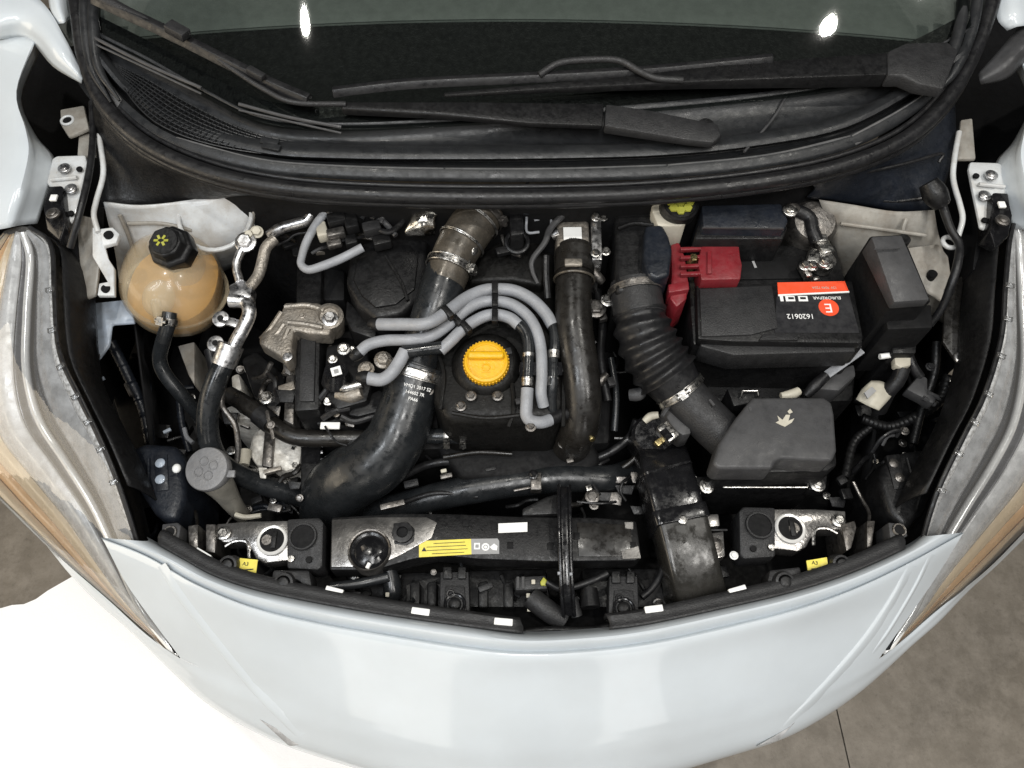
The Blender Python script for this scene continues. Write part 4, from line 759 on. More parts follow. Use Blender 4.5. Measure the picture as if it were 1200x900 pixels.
# -- lamp rear covers
for pts, scr, mt, lab in (([(148, 526), (170, 518), (205, 520), (218, 540), (216, 585), (205, 612), (182, 606), (160, 572)], ((188, 543), (188, 562)), 'black_blue', 'dark blue black lamp rear cover left of the washer filler'), ([(1036, 540), (1060, 528), (1098, 524), (1100, 560), (1085, 600), (1062, 622), (1042, 600), (1030, 565)], ((1047, 543), (1054, 560)), 'black', 'black lamp rear cover with two grey studs by the right headlight')):
    t = thing('lamp_cover', lab, 'cover', base(pts[0][0], pts[0][1], .55)); M().prism(pts, .72, .55, .04).build('shell', mt, t, bevel=.014, seg=4)
    for q in scr: M().lathe(P(*q, .722), (0, 0, 1), [(.008, -.003), (.008, .002), (.005, .004)], 16).build('stud', 'paint_blue' if mt == 'black_blue' else 'steel_dark', t)
    a, b_ = scr; d = -14 if mt == 'black_blue' else 16
    M().tp([(a[0]+d, a[1]-6, .722), (b_[0]+d, b_[1]+4, .722)], 2, 8, 2).build('rib', mt, t); M().prism([(a[0]-9, a[1]-10), (a[0]+8, a[1]-12), (b_[0]+10, b_[1]+12), (b_[0]-6, b_[1]+14)], .7225, .71).build('stud_plate', mt, t, bevel=.003)
# -- right hose
rh = thing('breather_hose', 'thick brown black hose standing right of the fuel lines', 'hose', base(675, 450, .62))
M().tp([(674, 290, .875), (673, 318, .87), (672, 350, .862), (673, 385, .852), (679, 425, .835), (683, 465, .81), (680, 498, .775), (672, 518, .72), (664, 528, .66)], [20, 21, 21.5, 22, 22, 22, 22, 22, 22], 24, 7).build('tube', 'hose_brown', rh)
m = M(); m.torus(P(673, 328, .868), P(672, 350, .862)-P(673, 318, .87), .0325, .0022, 32, 8); m.build('ring', 'silicone', rh)
M().tp([(674, 296, .874), (673, 322, .869)], [23.5, 23.5], 24, 2).build('collar', 'hose_brown', rh); M().box(P(672, 308, .905), (.028, .014, .006)).build('marking', 'cast', rh, bevel=.002)
m = M(); m.box(P(691, 500, .77), (.010, .024, .012), (1, .2, 0), (0, 1, 0)); m.lathe(P(690, 506, .775), (.3, -1, .3), [(.005, 0), (.005, .018)], 8); m.build('clamp', 'brass', rh, bevel=.001)
# -- egr valve
eg = thing('exhaust_valve', 'bare metal valve body with a small white label', 'valve', base(682, 280, .78))
M().prism([(652, 262), (664, 254), (690, 253), (692, 290), (684, 302), (662, 300), (652, 288)], .885, .80).build('body', 'cast', eg, bevel=.006); M().prism([(693, 252), (704, 251), (706, 304), (694, 304)], .895, .80).build('flange', 'alu', eg, bevel=.002)
lb = M().box(P(671, 274, .888), (.030, .027, .0012), (1, 0, .02), (0, 1, 0)).build('label', 'white', eg); text('8200', P(671, 280, .8892), (1, 0, .02), (0, 1, 0), .006, 'ink', eg)
for q in ((698, 255, .90), (698, 297, .90), (710, 295, .885), (688, 299, .885), (707, 255, .89)): M().bolt(PX(q), .006, .007).build('bolt', 'zinc', eg)
M().tp([(656, 272, .882), (648, 276, .875)], 6, 10, 2).build('port', 'alu', eg); M().tp([(684, 306, .87), (698, 322, .86), (706, 330, .85)], [6, 6, 5], 10, 4).build('arm', 'steel_dark', eg)
for q, r in (((712, 352, .84), .009), ((698, 362, .83), .013)): M().bolt(PX(q), r, r*.8).build('bolt', 'steel_dark' if r > .01 else 'zinc', eg)
# -- wires over the rocker cover
for nm, lab, pts, r, mt in (('wire', 'thin pale wire dropping past the rocker cover dome', [(618, 242, .90), (617, 258, .895), (618, 272, .89), (632, 272, .89)], 1.6, 'fuel_line'), ('cable', 'grey cable slanting up to the cowl beside the valve', [(674, 240, .90), (660, 252, .895), (645, 268, .89), (638, 285, .885), (624, 304, .878), (624, 318, .87), (630, 332, .86)], [4, 4, 4, 3.6, 3.2, 2.6, 2.2], 'grey_plastic'), ('cable', 'upright black cable left of the breather hose', [(640, 300, .88), (640, 322, .87), (642, 350, .855)], 4, 'rubber'), ('wire', 'short bent wire behind the rocker cover dome', [(626, 258, .89), (644, 256, .89), (646, 264, .888)], 1.5, 'fuel_line')):
    t = thing(nm, lab, nm, base(pts[0][0], pts[0][1], .86)); M().tp(pts, r, 9, 6).build('strand', mt, t)
ij = thing('ignition_plug', 'black upright plug housing behind the rocker cover dome', 'plug', base(604, 262, .80))
M().prism([(596, 244), (612, 242), (614, 274), (598, 276)], .905, .80).build('shell', 'black', ij, bevel=.004); M().tp([(616, 240, .90), (616, 254, .895)], [7, 7], 12, 2).build('sleeve', 'black_blue', ij); M().bolt(P(590, 258, .885), .006).build('bolt', 'steel_dark', ij)
m = M(); m.torus(P(606, 284, .87), (0, -.3, 1), .018, .004, 20, 8); m.build('grommet', 'rubber', ij)
# -- intake duct, corrugated hose, air box
rs = thing('intake_resonator', 'black upright intake box under the cowl with a blue grey side pod', 'intake box', base(748, 290, .70))
M().prism([(720, 232), (762, 232), (770, 262), (770, 325), (758, 340), (722, 342)], .895, .70).build('box', 'black', rs, bevel=.008, seg=3)
M().prism([(756, 264), (776, 262), (784, 276), (788, 292), (785, 322), (770, 326), (760, 322), (754, 306)], .915, .80).build('pod', 'black_blue', rs, bevel=.006, seg=3)
M().tp([(724, 268, .90), (742, 262, .90), (766, 264, .90)], 2.5, 8, 4).build('rib', 'black', rs)
ch = thing('intake_hose', 'black corrugated intake hose between intake box and pipe', 'hose', base(760, 410, .70))
M().tp([(744, 332, .868), (746, 350, .862), (750, 372, .855)], [29, 30, 30], 28, 4).build('cuff', 'charcoal', ch)
wv = lambda t: 1+.075*(1-2*abs(math.sin(t*math.pi*5.0))**1.6)
M().tp([(749, 366, .856), (754, 388, .846), (762, 408, .834), (772, 425, .823), (783, 440, .813)], [30, 33, 35.5, 36, 36], 32, 16, wv).build('bellows', 'rubber', ch)
M().tp([(780, 436, .815), (790, 449, .805), (800, 462, .796)], [34, 31, 28], 28, 4).build('cuff', 'rubber', ch)
band(ch, P(745, 341, .865), P(750, 372, .855)-P(744, 332, .868), 31*sc(341, .865), .012, 'steel_dark'); band(ch, P(797, 458, .799), P(806, 471, .79)-P(790, 449, .805), 29.5*sc(458, .8), .012, 'zinc', (-.2, -.6, 1))
ip = thing('intake_pipe', 'smooth grey plastic intake pipe entering the air filter box', 'pipe', base(820, 480, .70))
M().tp([(797, 458, .798), (815, 478, .79), (835, 498, .782), (852, 514, .776)], [26, 26, 26, 26], 28, 5).build('tube', 'charcoal', ip)
M().box(P(834, 472, .825), (.012, .004, .003), (.6, -1, 0), (1, .6, 0)).build('mark', 'grey_plastic', ip)
ms = thing('airflow_sensor', 'grey airflow sensor plug under the intake pipe', 'sensor', base(785, 500, .70))
M().prism([(776, 478), (786, 470), (808, 492), (810, 508), (800, 510), (788, 502)], .79, .74).build('plate', 'grey_plastic', ms, bevel=.003); M().tp([(786, 472, .80), (776, 488, .80)], 2.6, 8, 2).build('latch', 'grey_plastic', ms)
M().box(P(782, 508, .79), (.024, .032, .022), (1, .7, 0), (-.7, 1, 0)).build('plug', 'zinc', ms, bevel=.004); M().box(P(781, 509, .803), (.012, .018, .004), (1, .7, 0), (-.7, 1, 0)).build('plug_window', 'black_gloss', ms); M().box(P(772, 519, .775), (.012, .010, .010), (1, .7, 0), (-.7, 1, 0)).build('pin', 'brass', ms, bevel=.001)
M().lathe(P(765, 510, .745), (0, -.2, 1), [(.035, -.06), (.035, 0), (.030, .006)], 24).build('throttle_body', 'black_gloss', ms); M().tp([(755, 494, .76), (762, 488, .765), (772, 486, .77)], [4, 5, 4], 10, 3).build('arm', 'ivory', ms); M().tp([(738, 463, .775), (748, 462, .78), (754, 458, .785)], [7, 8, 6], 12, 3).build('end_fitting', 'grey_plastic', ms)
M().tp([(696, 455, .775), (704, 446, .78), (712, 438, .785)], [3, 6, 3], 10, 3).build('lever', 'steel_dark', ms)
ab = thing('air_filter_box', 'charcoal air filter box with a pale paint mark on its lid', 'air box', base(905, 530, .56))
M().prism([(882, 465), (966, 465), (975, 471), (978, 485), (981, 528), (976, 540), (916, 537), (909, 541), (906, 549), (842, 549), (835, 543), (842, 520), (862, 490)], .845, .795).build('lid', 'grey_plastic', ab, bevel=.010, seg=4)
M().prism([(880, 472), (976, 470), (982, 545), (970, 552), (845, 556), (836, 546)], .800, .60).build('base', 'black', ab, bevel=.006)
m = M(); lz = .8462
for pl in ([(911, 489), (917, 494), (921, 488), (926, 488), (924, 495), (931, 492), (928, 497), (920, 502), (915, 500), (909, 497), (913, 495)], [(923, 484), (926, 481), (929, 485), (925, 487)]):
    m.prism([(x, y-2) for x, y in pl], lz, lz-.0008)
m.build('paint_mark', 'ivory', ab); M().prism([(877, 477), (880, 476), (882, 481), (879, 482)], lz, lz-.0008).build('paint_mark', 'grey_plastic', ab)
M().bar(P(900, 555, .775), P(962, 553, .775), .008, .008).build('clip_bar', 'alu', ab, bevel=.002)
for a, b_ in (((848, 571), (946, 571)), ((946, 571), (950, 558)), ((848, 571), (846, 560))): M().tube([P(*a, .745), P(*b_, .745)], .0016, 8, 2).build('clip_wire', 'zinc', ab)
for q in ((828, 570), (958, 568)): M().bolt(P(*q, .735), .009, .006).build('bolt', 'zinc', ab); M().prism([(q[0]-14, q[1]-12), (q[0]+12, q[1]-12), (q[0]+10, q[1]+6), (q[0]-10, q[1]+6)], .728, .70).build('foot', 'black', ab, bevel=.003)
M().prism([(852, 455), (874, 452), (892, 458), (884, 472), (860, 476)], .80, .70).build('clip_block', 'black', ab, bevel=.003); m = M()
for a, b_ in (((869, 466), (870, 458)), ((870, 458), (888, 458)), ((888, 458), (889, 464))): m.tube([P(*a, .808), P(*b_, .808)], .0015, 8, 2)
m.build('clip_wire', 'zinc', ab)
# -- snorkel
sn = thing('intake_snorkel', 'black rectangular intake snorkel bending over the crossmember', 'duct', base(800, 640, .56))
pr = lambda w, h: [(w*math.copysign(abs(math.cos(a))**.22, math.cos(a)), h*math.copysign(abs(math.sin(a))**.22, math.sin(a))) for a in [2*math.pi*k/28 for k in range(28)]]
M().sweep([PX(q) for q in ((772, 536, .69), (778, 556, .728), (785, 582, .738), (792, 608, .735))], pr(.041, .036), 6, (0, 0, 1)).build('upper_duct', 'black_gloss', sn)
M().sweep([PX(q) for q in ((791, 602, .735), (796, 618, .735))], pr(.044, .039), 3, (0, 0, 1)).build('collar', 'black_gloss', sn, bevel=.001)
M().sweep([PX(q) for q in ((795, 614, .732), (803, 645, .724), (810, 676, .706), (815, 698, .680), (817, 716, .63))], pr(.040, .036), 6, (0, 0, 1)).build('lower_duct', 'duct', sn)
for y0 in (556, 572, 588): M().sweep([PX(q) for q in ((778+(y0-556)*.3, y0, .735), (779+(y0-556)*.3, y0+2.5, .735))], pr(.0418, .037), 2, (0, 0, 1)).build('duct_rib', 'black_gloss', sn)
M().bolt(P(800, 608, .772), .006, .003).build('screw', 'zinc', sn)
M().tp([(756, 560, .735), (772, 600, .74), (778, 640, .725), (786, 690, .69)], 4.5, 10, 5).build('edge_bead', 'black_gloss', sn)
# -- battery
bt = thing('battery', 'black car battery with a red and black top label', 'battery', base(905, 370, .60))
zb = .862
M().prism([(803, 286), (980, 286), (1012, 400), (1011, 408), (812, 404)], .842, .62).build('case', 'black', bt, bevel=.006)
M().prism([(816, 334), (999, 329), (1012, 396), (1008, 402), (860, 400), (818, 397)], zb, .84).build('lid', 'black', bt, bevel=.003)
M().prism([(820, 338), (905, 334), (912, 384), (880, 392), (822, 394)], zb+.004, zb-.004).build('cover_flap', 'charcoal', bt, bevel=.002)
M().prism([(820, 402), (1002, 405), (1003, 412), (860, 416), (822, 406)], .848, .80).build('handle', 'charcoal', bt, bevel=.003); M().prism([(895, 391), (932, 391), (936, 398), (890, 398)], zb+.005, zb-.002).build('handle_lug', 'charcoal', bt, bevel=.001)
M().prism([(806, 424), (1004, 424), (1000, 470), (812, 470)], .70, .55).build('tray', 'black', bt, bevel=.005)
for xs in ((870, 905), (925, 960)): M().bar(P(xs[0], 434, .72), P(xs[1], 433, .72), .004, .006).build('tray_rib', 'charcoal', bt)
lz = zb+.0012
lab_ = M().prism([(910, 348), (995, 345), (1007, 390), (908, 390)], lz, zb-.001).build('label', 'black_label', bt)
M().prism([(911, 331), (990, 329.5), (995, 342), (912, 346)], lz+.0003, zb-.001).build('label_band', 'red_label', bt); M().prism([(912, 345), (995, 341), (995.5, 342.5), (912.2, 346.8)], lz+.0006, zb-.001).build('label_line', 'white', bt)
RX = Vector((-1, 0, 0)); UY = Vector((0, -1, 0))
text('EUROREPAR', P(969, 349, lz+.0006), RX, UY, (.0082, .0075), 'white', bt)
text('1620612', P(938, 370.5, lz+.0006), RX, UY, (.0125, .013), 'white', bt)
M().lathe(P(971, 360.5, lz), (0, 0, 1), [(.0160, 0), (.0160, .0007)], 32).build('logo_disc', 'red_label', bt); text('E', P(971, 360.5, lz+.0012), RX, UY, (.026, .024), 'white', bt)
text('12V 70Ah 720A', P(966, 337, lz+.0008), RX, UY, (.0062, .0062), 'ivory', bt)
for x, w in ((916, .005), (926, .015), (941, .015)): M().box(P(x, 350, lz+.0004), (w, .010, .0008)).build('label_icon', 'white', bt)
for x in (927, 941): M().box(P(x, 349.5, lz+.001), (.009, .004, .0008)).build('label_icon', 'black_label', bt)
M().prism([(818, 300), (940, 300), (942, 326), (818, 328)], .846, .83).build('rear_deck', 'black_deep', bt, bevel=.002); M().box(P(884, 310, .8475), (.004, .014, .001), (1, .2, 0), (0, 1, 0)).build('mark', 'ink_grey', bt)
rc = thing('terminal_cover', 'dark red plastic cover over the positive battery terminal', 'terminal cover', base(840, 305, .843))
M().prism([(822, 287), (866, 285), (868, 302), (870, 310), (868, 327), (822, 328), (818, 308)], .885, .845).build('lid', 'red', rc, bevel=.003); M().prism([(829, 294), (834, 294), (834, 320), (829, 320)], .890, .88).build('grip', 'red', rc, bevel=.001)
M().prism([(786, 286), (796, 283), (803, 300), (807, 328), (805, 350), (793, 360), (785, 350), (787, 320)], .875, .80).build('side_shroud', 'red', rc, bevel=.004)
for y in (293, 303, 313, 322): M().bar(P(797, y, .880), P(822, y-1, .880), .006, .008).build('hinge_rib', 'red', rc, bevel=.001)
M().prism([(783, 333), (807, 329), (808, 339), (784, 343)], .885, .85).build('collar', 'red', rc, bevel=.002); M().lathe(P(812, 305, .875), (0, 0, 1), [(.009, -.02), (.009, .006), (.006, .010)], 6).build('terminal_nut', 'brass', rc)
nt_ = thing('terminal_clamp', 'zinc negative battery terminal clamp above the red label band', 'terminal clamp', base(958, 310, .843))
m = M(); m.lathe(P(962, 312, .845), (0, 0, 1), [(.020, 0), (.019, .018), (.012, .020), (.011, .028)], 20); m.build('ring', 'zinc', nt_)
for q, s, a in (((943, 318, .862), (.012, .03, .016), .3), ((953, 302, .868), (.02, .03, .014), -.4), ((966, 290, .872), (.022, .03, .012), .3), ((960, 280, .878), (.026, .016, .010), 0), ((968, 306, .876), (.016, .016, .010), .7), ((956, 327, .862), (.012, .008, .008), .3)): M().box(PX(q), s, (1, a, 0), (0, 1, 0)).build('lug', 'zinc', nt_, bevel=.003)
for q in ((966, 308, .888), (952, 312, .875), (943, 312, .872)): M().bolt(PX(q), .007, .008).build('bolt', 'zinc', nt_)
M().tp([(958, 284, .875), (952, 270, .88), (948, 255, .885), (930, 245, .89)], 8, 12, 5).build('cable', 'rubber', nt_)
eb = thing('control_unit_box', 'black lidded box between the battery and the cowl', 'control box', base(868, 258, .75))
M().prism([(822, 240), (916, 238), (924, 258), (920, 268), (824, 266)], .925, .80).build('lid', 'black_blue', eb, bevel=.004); M().prism([(818, 262), (924, 264), (918, 280), (814, 280)], .905, .78).build('base', 'black', eb, bevel=.004)
M().bar(P(823, 267, .926), P(918, 268, .926), .002, .003).build('lid_edge', 'grey_plastic', eb); M().tp([(920, 244, .92), (927, 246, .92), (934, 243, .92)], [5, 9, 5], 10, 4).build('cable_boot', 'steel_dark', eb); M().bolt(P(926, 247, .928), .009, .006).build('nut', 'zinc', eb)
bf = thing('brake_fluid_tank', 'ivory brake fluid tank with a yellow topped cap under the cowl', 'tank', base(785, 250, .84))
M().prism([(764, 234), (804, 234), (804, 262), (798, 265), (771, 265), (764, 248)], .915, .82).build('reservoir', 'ivory', bf, bevel=.004)
cc = P(796, 240, .930); cp = M().lathe(cc, (0, -.2, 1), [(.030, -.02), (.031, .004), (.028, .008), (.026, .006)], 28).build('cap', 'black', bf)
m = M()
for k in range(8):
    t = k*math.pi/4; m.lathe(cc+Vector((math.cos(t)*.016, math.sin(t)*.016, .0075-math.sin(t)*-.003)), (0, -.2, 1), [(.0078, 0), (.0070, .0025)], 6)
m.lathe(cc+Vector((0, 0, .0065)), (0, -.2, 1), [(.009, 0), (.008, .003)], 8); m.build('cap_print', 'yellow_green', cp)
st = thing('battery_strap', 'grey strap slanting down from the battery corner', 'strap', base(980, 435, .68))
M().bar(P(1010, 410, .80), P(968, 440, .78), .014, .004).build('strap', 'fuel_line', st, bevel=.001); M().prism([(964, 440), (1002, 425), (1004, 440), (984, 458), (956, 456)], .755, .70).build('guard', 'grey_plastic', st, bevel=.006); M().tp([(968, 440, .785), (955, 452, .78), (944, 464, .77)], [6, 7, 5], 10, 4).build('sleeve', 'rubber', st)
M().tp([(915, 464, .795), (928, 462, .795), (936, 458, .795)], [4, 6, 5], 10, 3).build('end', 'ivory', st)
# -- fuse box
fb = thing('fuse_box', 'tall black fuse box with a grey sloping lid right of the battery', 'fuse box', base(1030, 340, .64))
M().prism([(1021, 277, .945), (1057, 275, .945), (1090, 351, .925), (1048, 354, .925)], 0, .905).build('lid', 'grey_plastic', fb, bevel=.003)
M().prism([(1019, 276, .93), (1059, 274, .93), (1092, 353, .912), (1046, 356, .912)], 0, .66).build('case', 'black_deep', fb, bevel=.004)
M().prism([(1036, 362), (1092, 356), (1094, 384), (1040, 386)], .86, .72).build('plug_block', 'black_deep', fb, bevel=.004); M().tp([(1032, 356, .87), (1036, 364, .868), (1064, 364, .868)], 1.6, 8, 3).build('clip_wire', 'grey_plastic', fb)
M().tp([(1024, 292, .947), (1056, 290, .947)], 1.2, 6, 2).build('lid_line', 'grey_plastic', fb); M().lathe(P(1060, 280, .935), (0, 0, 1), [(.010, -.03), (.010, 0)], 14).build('hinge', 'black', fb)
M().prism([(1044, 386), (1076, 386), (1074, 414), (1046, 414)], .80, .66).build('connector', 'black', fb, bevel=.004); M().prism([(1048, 416), (1068, 415), (1068, 428), (1056, 431), (1049, 427)], .785, .768).build('sleeve', 'ivory', fb, bevel=.003)
M().tp([(1031, 418, .785), (1045, 416, .785)], [3.5, 3.5], 10, 2).build('tie', 'white', fb); M().tp([(1058, 430, .775), (1052, 445, .76), (1040, 460, .74), (1030, 480, .70)], [9, 9, 9, 9], 12, 5).build('cable', 'rubber', fb)
lt = thing('loom_tag', 'crumpled pale paper tag on the loom below the fuse box', 'tag', base(1025, 465, .70))
m = M(); m.loft([row(q) for q in ([(1021, 446, .748), (1034, 447, .750), (1050, 456, .746)], [(1010, 456, .747), (1025, 462, .756), (1042, 468, .747)], [(1003, 468, .743), (1018, 476, .747), (1030, 481, .743)])], 4, 4); m.build('paper', 'ivory', lt, solid=.001)
m = M(); m.prism([(1013, 460), (1022, 453), (1027, 458), (1017, 467)], .769, .766); m.build('print', 'ink_grey', lt)
tg = thing('cable_plug', 'grey forked cable plug beside the crumpled tag', 'plug', base(1080, 455, .70))
M().prism([(1062, 456), (1078, 438), (1088, 442), (1088, 456), (1099, 468), (1094, 474), (1082, 466)], .745, .72).build('boot', 'grey_plastic', tg, bevel=.005)
for a, b_ in (((1086, 460), (1099, 466)), ((1082, 466), (1095, 474))): M().tp([(*a, .745), (*b_, .735)], 3, 8, 2).build('prong', 'grey_plastic', tg)
M().tp([(1078, 442, .74), (1070, 430, .75), (1064, 415, .76)], 6, 10, 4).build('cable', 'rubber', tg)
bc = thing('bonnet_cable', 'black bonnet release cable passing the right wing', 'cable', base(1105, 300, .80))
M().tp([(1096, 222, .93), (1104, 240, .92), (1114, 268, .91), (1124, 286, .905), (1122, 310, .90), (1114, 335, .88), (1104, 360, .85), (1090, 380, .82)], [5, 5, 4.5, 4.5, 5, 5, 4.5, 4.5], 10, 6).build('sheath', 'rubber', bc); M().tp([(1088, 214, .945), (1096, 228, .935), (1104, 240, .925)], [11, 14, 10], 14, 4).build('boot', 'black', bc); M().bolt(P(1107, 235, .935), .006).build('nut', 'steel_dark', bc)
bc = thing('bonnet_cable', 'black cable running down beside the left hinge plate', 'cable', base(100, 230, .80))
M().tp([(108, 120, .96), (109, 160, .95), (105, 200, .945), (97, 235, .94), (90, 262, .925), (82, 290, .90)], 4, 10, 6).build('sheath', 'rubber', bc)
# -- front crossmember
cm = thing('front_crossmember', 'black front crossmember with stickers and a painted reflection on its left end', 'crossmember', base(560, 635, .62))
M().prism([(388, 606), (470, 601), (540, 602), (610, 605), (700, 606), (746, 610), (752, 652), (745, 657), (640, 658), (560, 655), (512, 650), (480, 656), (440, 668), (386, 668)], .735, .690).build('beam', 'black', cm, bevel=.004)
M().prism([(389, 609), (440, 606), (500, 606), (512, 612), (506, 630), (488, 640), (470, 650), (438, 664), (388, 664)], .7375, .733).build('reflection_plate', 'plate', cm, bevel=.001)  # pale plate painted in for the lamp reflection on the glossy black beam
M().prism([(676, 612), (738, 615), (744, 652), (678, 652)], .7365, .733).build('end_plate', 'hose_brown', cm, bevel=.001)
for pl in ([(732, 612), (742, 612), (742, 620), (733, 619)], [(728, 646), (748, 640), (751, 654), (730, 655)]): M().prism(pl, .738, .735).build('worn_edge', 'plate', cm)
c = P(433, 645, .7385)
h = M().lathe(c, (0, 0, 1), [(.033, -.03), (.0335, 0), (.032, .005), (.030, .004), (.0285, -.001)], 36, False).build('horn_rim', 'steel_dark', cm); M().lathe(c, (0, 0, 1), [(.0295, -.001), (.028, .0005), (.024, -.0006), (.018, .003), (.004, .0045)], 32).build('horn', 'black_gloss', cm)
M().tp([(428, 644, .744), (425, 640, .744)], [4, 3], 8, 2).build('horn_stud', 'steel_dark', cm); M().tp([(430, 666, .742), (433, 660, .742)], 2.5, 8, 2).build('tie', 'white', cm)
c = P(472, 625, .738); M().prism([(461, 613), (478, 612), (486, 620), (485, 634), (476, 639), (462, 637)], .7395, .735).build('pad', 'rubber', cm, bevel=.001); M().lathe(c, (0, 0, 1), [(.017, 0), (.016, .006), (.009, .007), (.008, .001)], 26, False).build('bush', 'rubber', cm); M().lathe(c, (0, 0, 1), [(.009, 0), (.0085, .002)], 18).build('hole', 'black_deep', cm)
sz = .7362
s = M().prism([(491, 634), (552, 631.5), (552.5, 649.5), (491, 653)], sz, sz-.001).build('warning_sticker', 'yellow_tag', cm); M().prism([(552, 631.5), (583, 631), (585, 634), (585, 649), (552.5, 649.5)], sz, sz-.001).build('sticker', 'ink_grey', cm)
m = M()
for k, (x0, x1) in enumerate(((508, 545), (500, 546), (500, 548), (506, 544))): m.bar(P(x0, 637.5+k*4-.03*(x0-491), sz+.0005), P(x1, 636.8+k*4-.03*(x1-491), sz+.0005), .0008, .0005)
m.prism([(494, 646), (497, 641), (500, 646)], sz+.0006, sz-.0003); m.build('sticker_print', 'ink', s)
m = M(); m.box(P(559, 640, sz+.0004), (.009, .010, .0006)); m.lathe(P(569, 641, sz), (0, 0, 1), [(.006, 0), (.006, .0007)], 18); m.prism([(574, 641), (579, 637), (583, 640), (582, 645), (577, 644)], sz+.0007, sz-.0004); m.build('sticker_icon', 'white', cm)
m = M(); m.box(P(559, 640, sz+.001), (.005, .005, .0006)); m.torus(P(569, 641, sz+.0008), (0, 0, 1), .003, .0006, 14, 6); m.build('sticker_icon_ink', 'ink_grey', cm)
M().prism([(584, 613.5), (618, 612), (618, 623), (584, 624.5)], sz, sz-.001).build('blank_sticker', 'white', cm)
for q in ((546, 613), (579, 616), (598, 639), (645, 640), (742, 639), (676, 628)): M().box(P(*q, .7368), (.009, .011, .001)).build('hole', 'black_deep', cm, bevel=.0003)
vb = thing('centre_brace', 'upright black plastic brace crossing the crossmember', 'brace', base(662, 640, .60))
m = M(); pts = [PX(q) for q in ((661, 572, .735), (661, 590, .752), (662, 640, .752), (664, 690, .735), (666, 720, .70))]
m.sweep(pts, [(-.011, -.008), (.011, -.008), (.011, .008), (.007, .009), (.005, .004), (-.005, .004), (-.007, .009), (-.011, .008)], 5, (0, 0, 1)); m.build('channel', 'black_gloss', vb, bevel=.0008)
for q in ((655, 672), (669, 673)): M().box(P(*q, .757), (.004, .004, .004)).build('clip', 'fuel_line', vb)
m = M(); m.prism([(640, 582), (655, 578), (655, 602), (612, 604), (612, 596)], .742, .70); m.build('socket', 'black', vb, bevel=.003); 
for q, r in (((694, 582, .70), .009), ((696, 592, .695), .006)): M().bolt(PX(q), r, r*.7).build('bolt', 'steel_dark', vb)
M().tp([(676, 588, .70), (705, 590, .70), (722, 588, .69)], 1.6, 8, 3).build('wire', 'rubber', vb)
# front cluster left
def latch(lab, f, mirror):
    t = thing('lock_bracket', lab, 'bracket', PX(f((315, 640, .62))))
    M().prism([f(q) for q in ((254, 614, .728), (290, 611, .728), (340, 610, .728), (345, 622, .728), (345, 655, .722), (310, 660, .722), (300, 655, .722), (290, 636, .724), (262, 636, .724), (254, 630, .726))], 0, .69).build('plate', 'plate', t, bevel=.002)
    c = PX(f((319, 633, .729))); M().lathe(c, (0, 0, 1), [(.024, -.03), (.024, .001), (.022, .003), (.019, .002), (.019, -.005)], 32, False).build('ring', 'chrome', t); M().lathe(c, (0, 0, 1), [(.0198, -.0008), (.0195, .0006)], 26).build('recess', 'black_deep', t)
    s_ = M().lathe(c+Vector((-.008 if not mirror else .006, 0, 0)), (0, 0, 1), [(.009, .0), (.008, .0022)], 18).build('catch', 'steel_dark', t); M().box(c+Vector((.003, 0, .002)), (.008, .026, .004)).build('bar', 'black', t, bevel=.001)
    b = M().prism([f(q) for q in ((336, 608, .735), (374, 606, .735), (379, 612, .735), (378, 664, .73), (372, 668, .73), (336, 666, .73))], 0, .68).build('buffer', 'charcoal', t, bevel=.004)
    c = PX(f((355, 629, .736))); M().lathe(c, (0, 0, 1), [(.022, 0), (.021, .003), (.0185, .003)], 30, False).build('buffer_rim', 'charcoal', b); M().lathe(c, (0, 0, 1), [(.0188, -.003), (.018, .0008)], 26).build('buffer_socket', 'black_deep', b)
    for q, mt in (((341, 655, .734), 'zinc'), ((362, 656, .734), 'black_deep')): M().lathe(PX(f(q)), (0, 0, 1), [(.005, -.002), (.005, .0014)], 14).build('hole', mt, b)
    M().bolt(PX(f((262, 625, .73))), .008, .006).build('bolt', 'zinc', t); M().tp([f(q) for q in ((264, 640, .722), (276, 634, .724), (290, 636, .724), (292, 654, .72))], 2.2, 8, 5).build('spring', 'zinc', t)
    return t
latch('lock bracket with bright plate and black buffer at the left front', lambda q: q, False)
latch('lock bracket with black buffer at the right front beside the snorkel', lambda q: (1246-q[0]-1, q[1]-14+(q[0]-315)*.02, q[2]), True)
def tag_(pts, z, lab):
    t = thing('warning_tag', lab, 'tag', P(pts[0][0], pts[0][1], z-.002)); M().prism(pts, z, z-.0015).build('card', 'yellow_tag', t); a = sum(q[0] for q in pts)/4; b = sum(q[1] for q in pts)/4
    text('A3', P(a-3, b-2, z+.0008), (1, -.1, 0), (.1, 1, 0), .008, 'ink', t); M().bar(P(a-7, b+5, z+.0006), P(a+6, b+4, z+.0006), .0015, .0006).build('print', 'ink', t)
tag_([(281, 654), (302, 656), (300, 672), (280, 670)], .745, 'small yellow tag stuck beside the left front bolt'); tag_([(945, 657), (969, 653), (971, 667), (947, 670)], .745, 'small yellow tag stuck beside the right front bolt')
EDGE = [(190, 622), (212, 641), (250, 662), (300, 679), (370, 695), (450, 709), (540, 722), (612, 731)]
def rbolt(q, lab, r=.0145):
    t = thing('bumper_bolt', lab, 'bolt', PX(q)-Vector((0, 0, .02)), 'round bolts along the bumper edge'); c = PX(q)
    M().lathe(c, (0, -.25, 1), [(r*1.0, -.02), (r, 0), (r*.92, .005), (r*.70, .006), (r*.68, .003)], 24, False).build('cup', 'charcoal', t); M().lathe(c, (0, -.25, 1), [(r*.7, -.002), (r*.6, .004), (r*.52, .008), (r*.45, .0085)], 12).build('head', 'black', t)
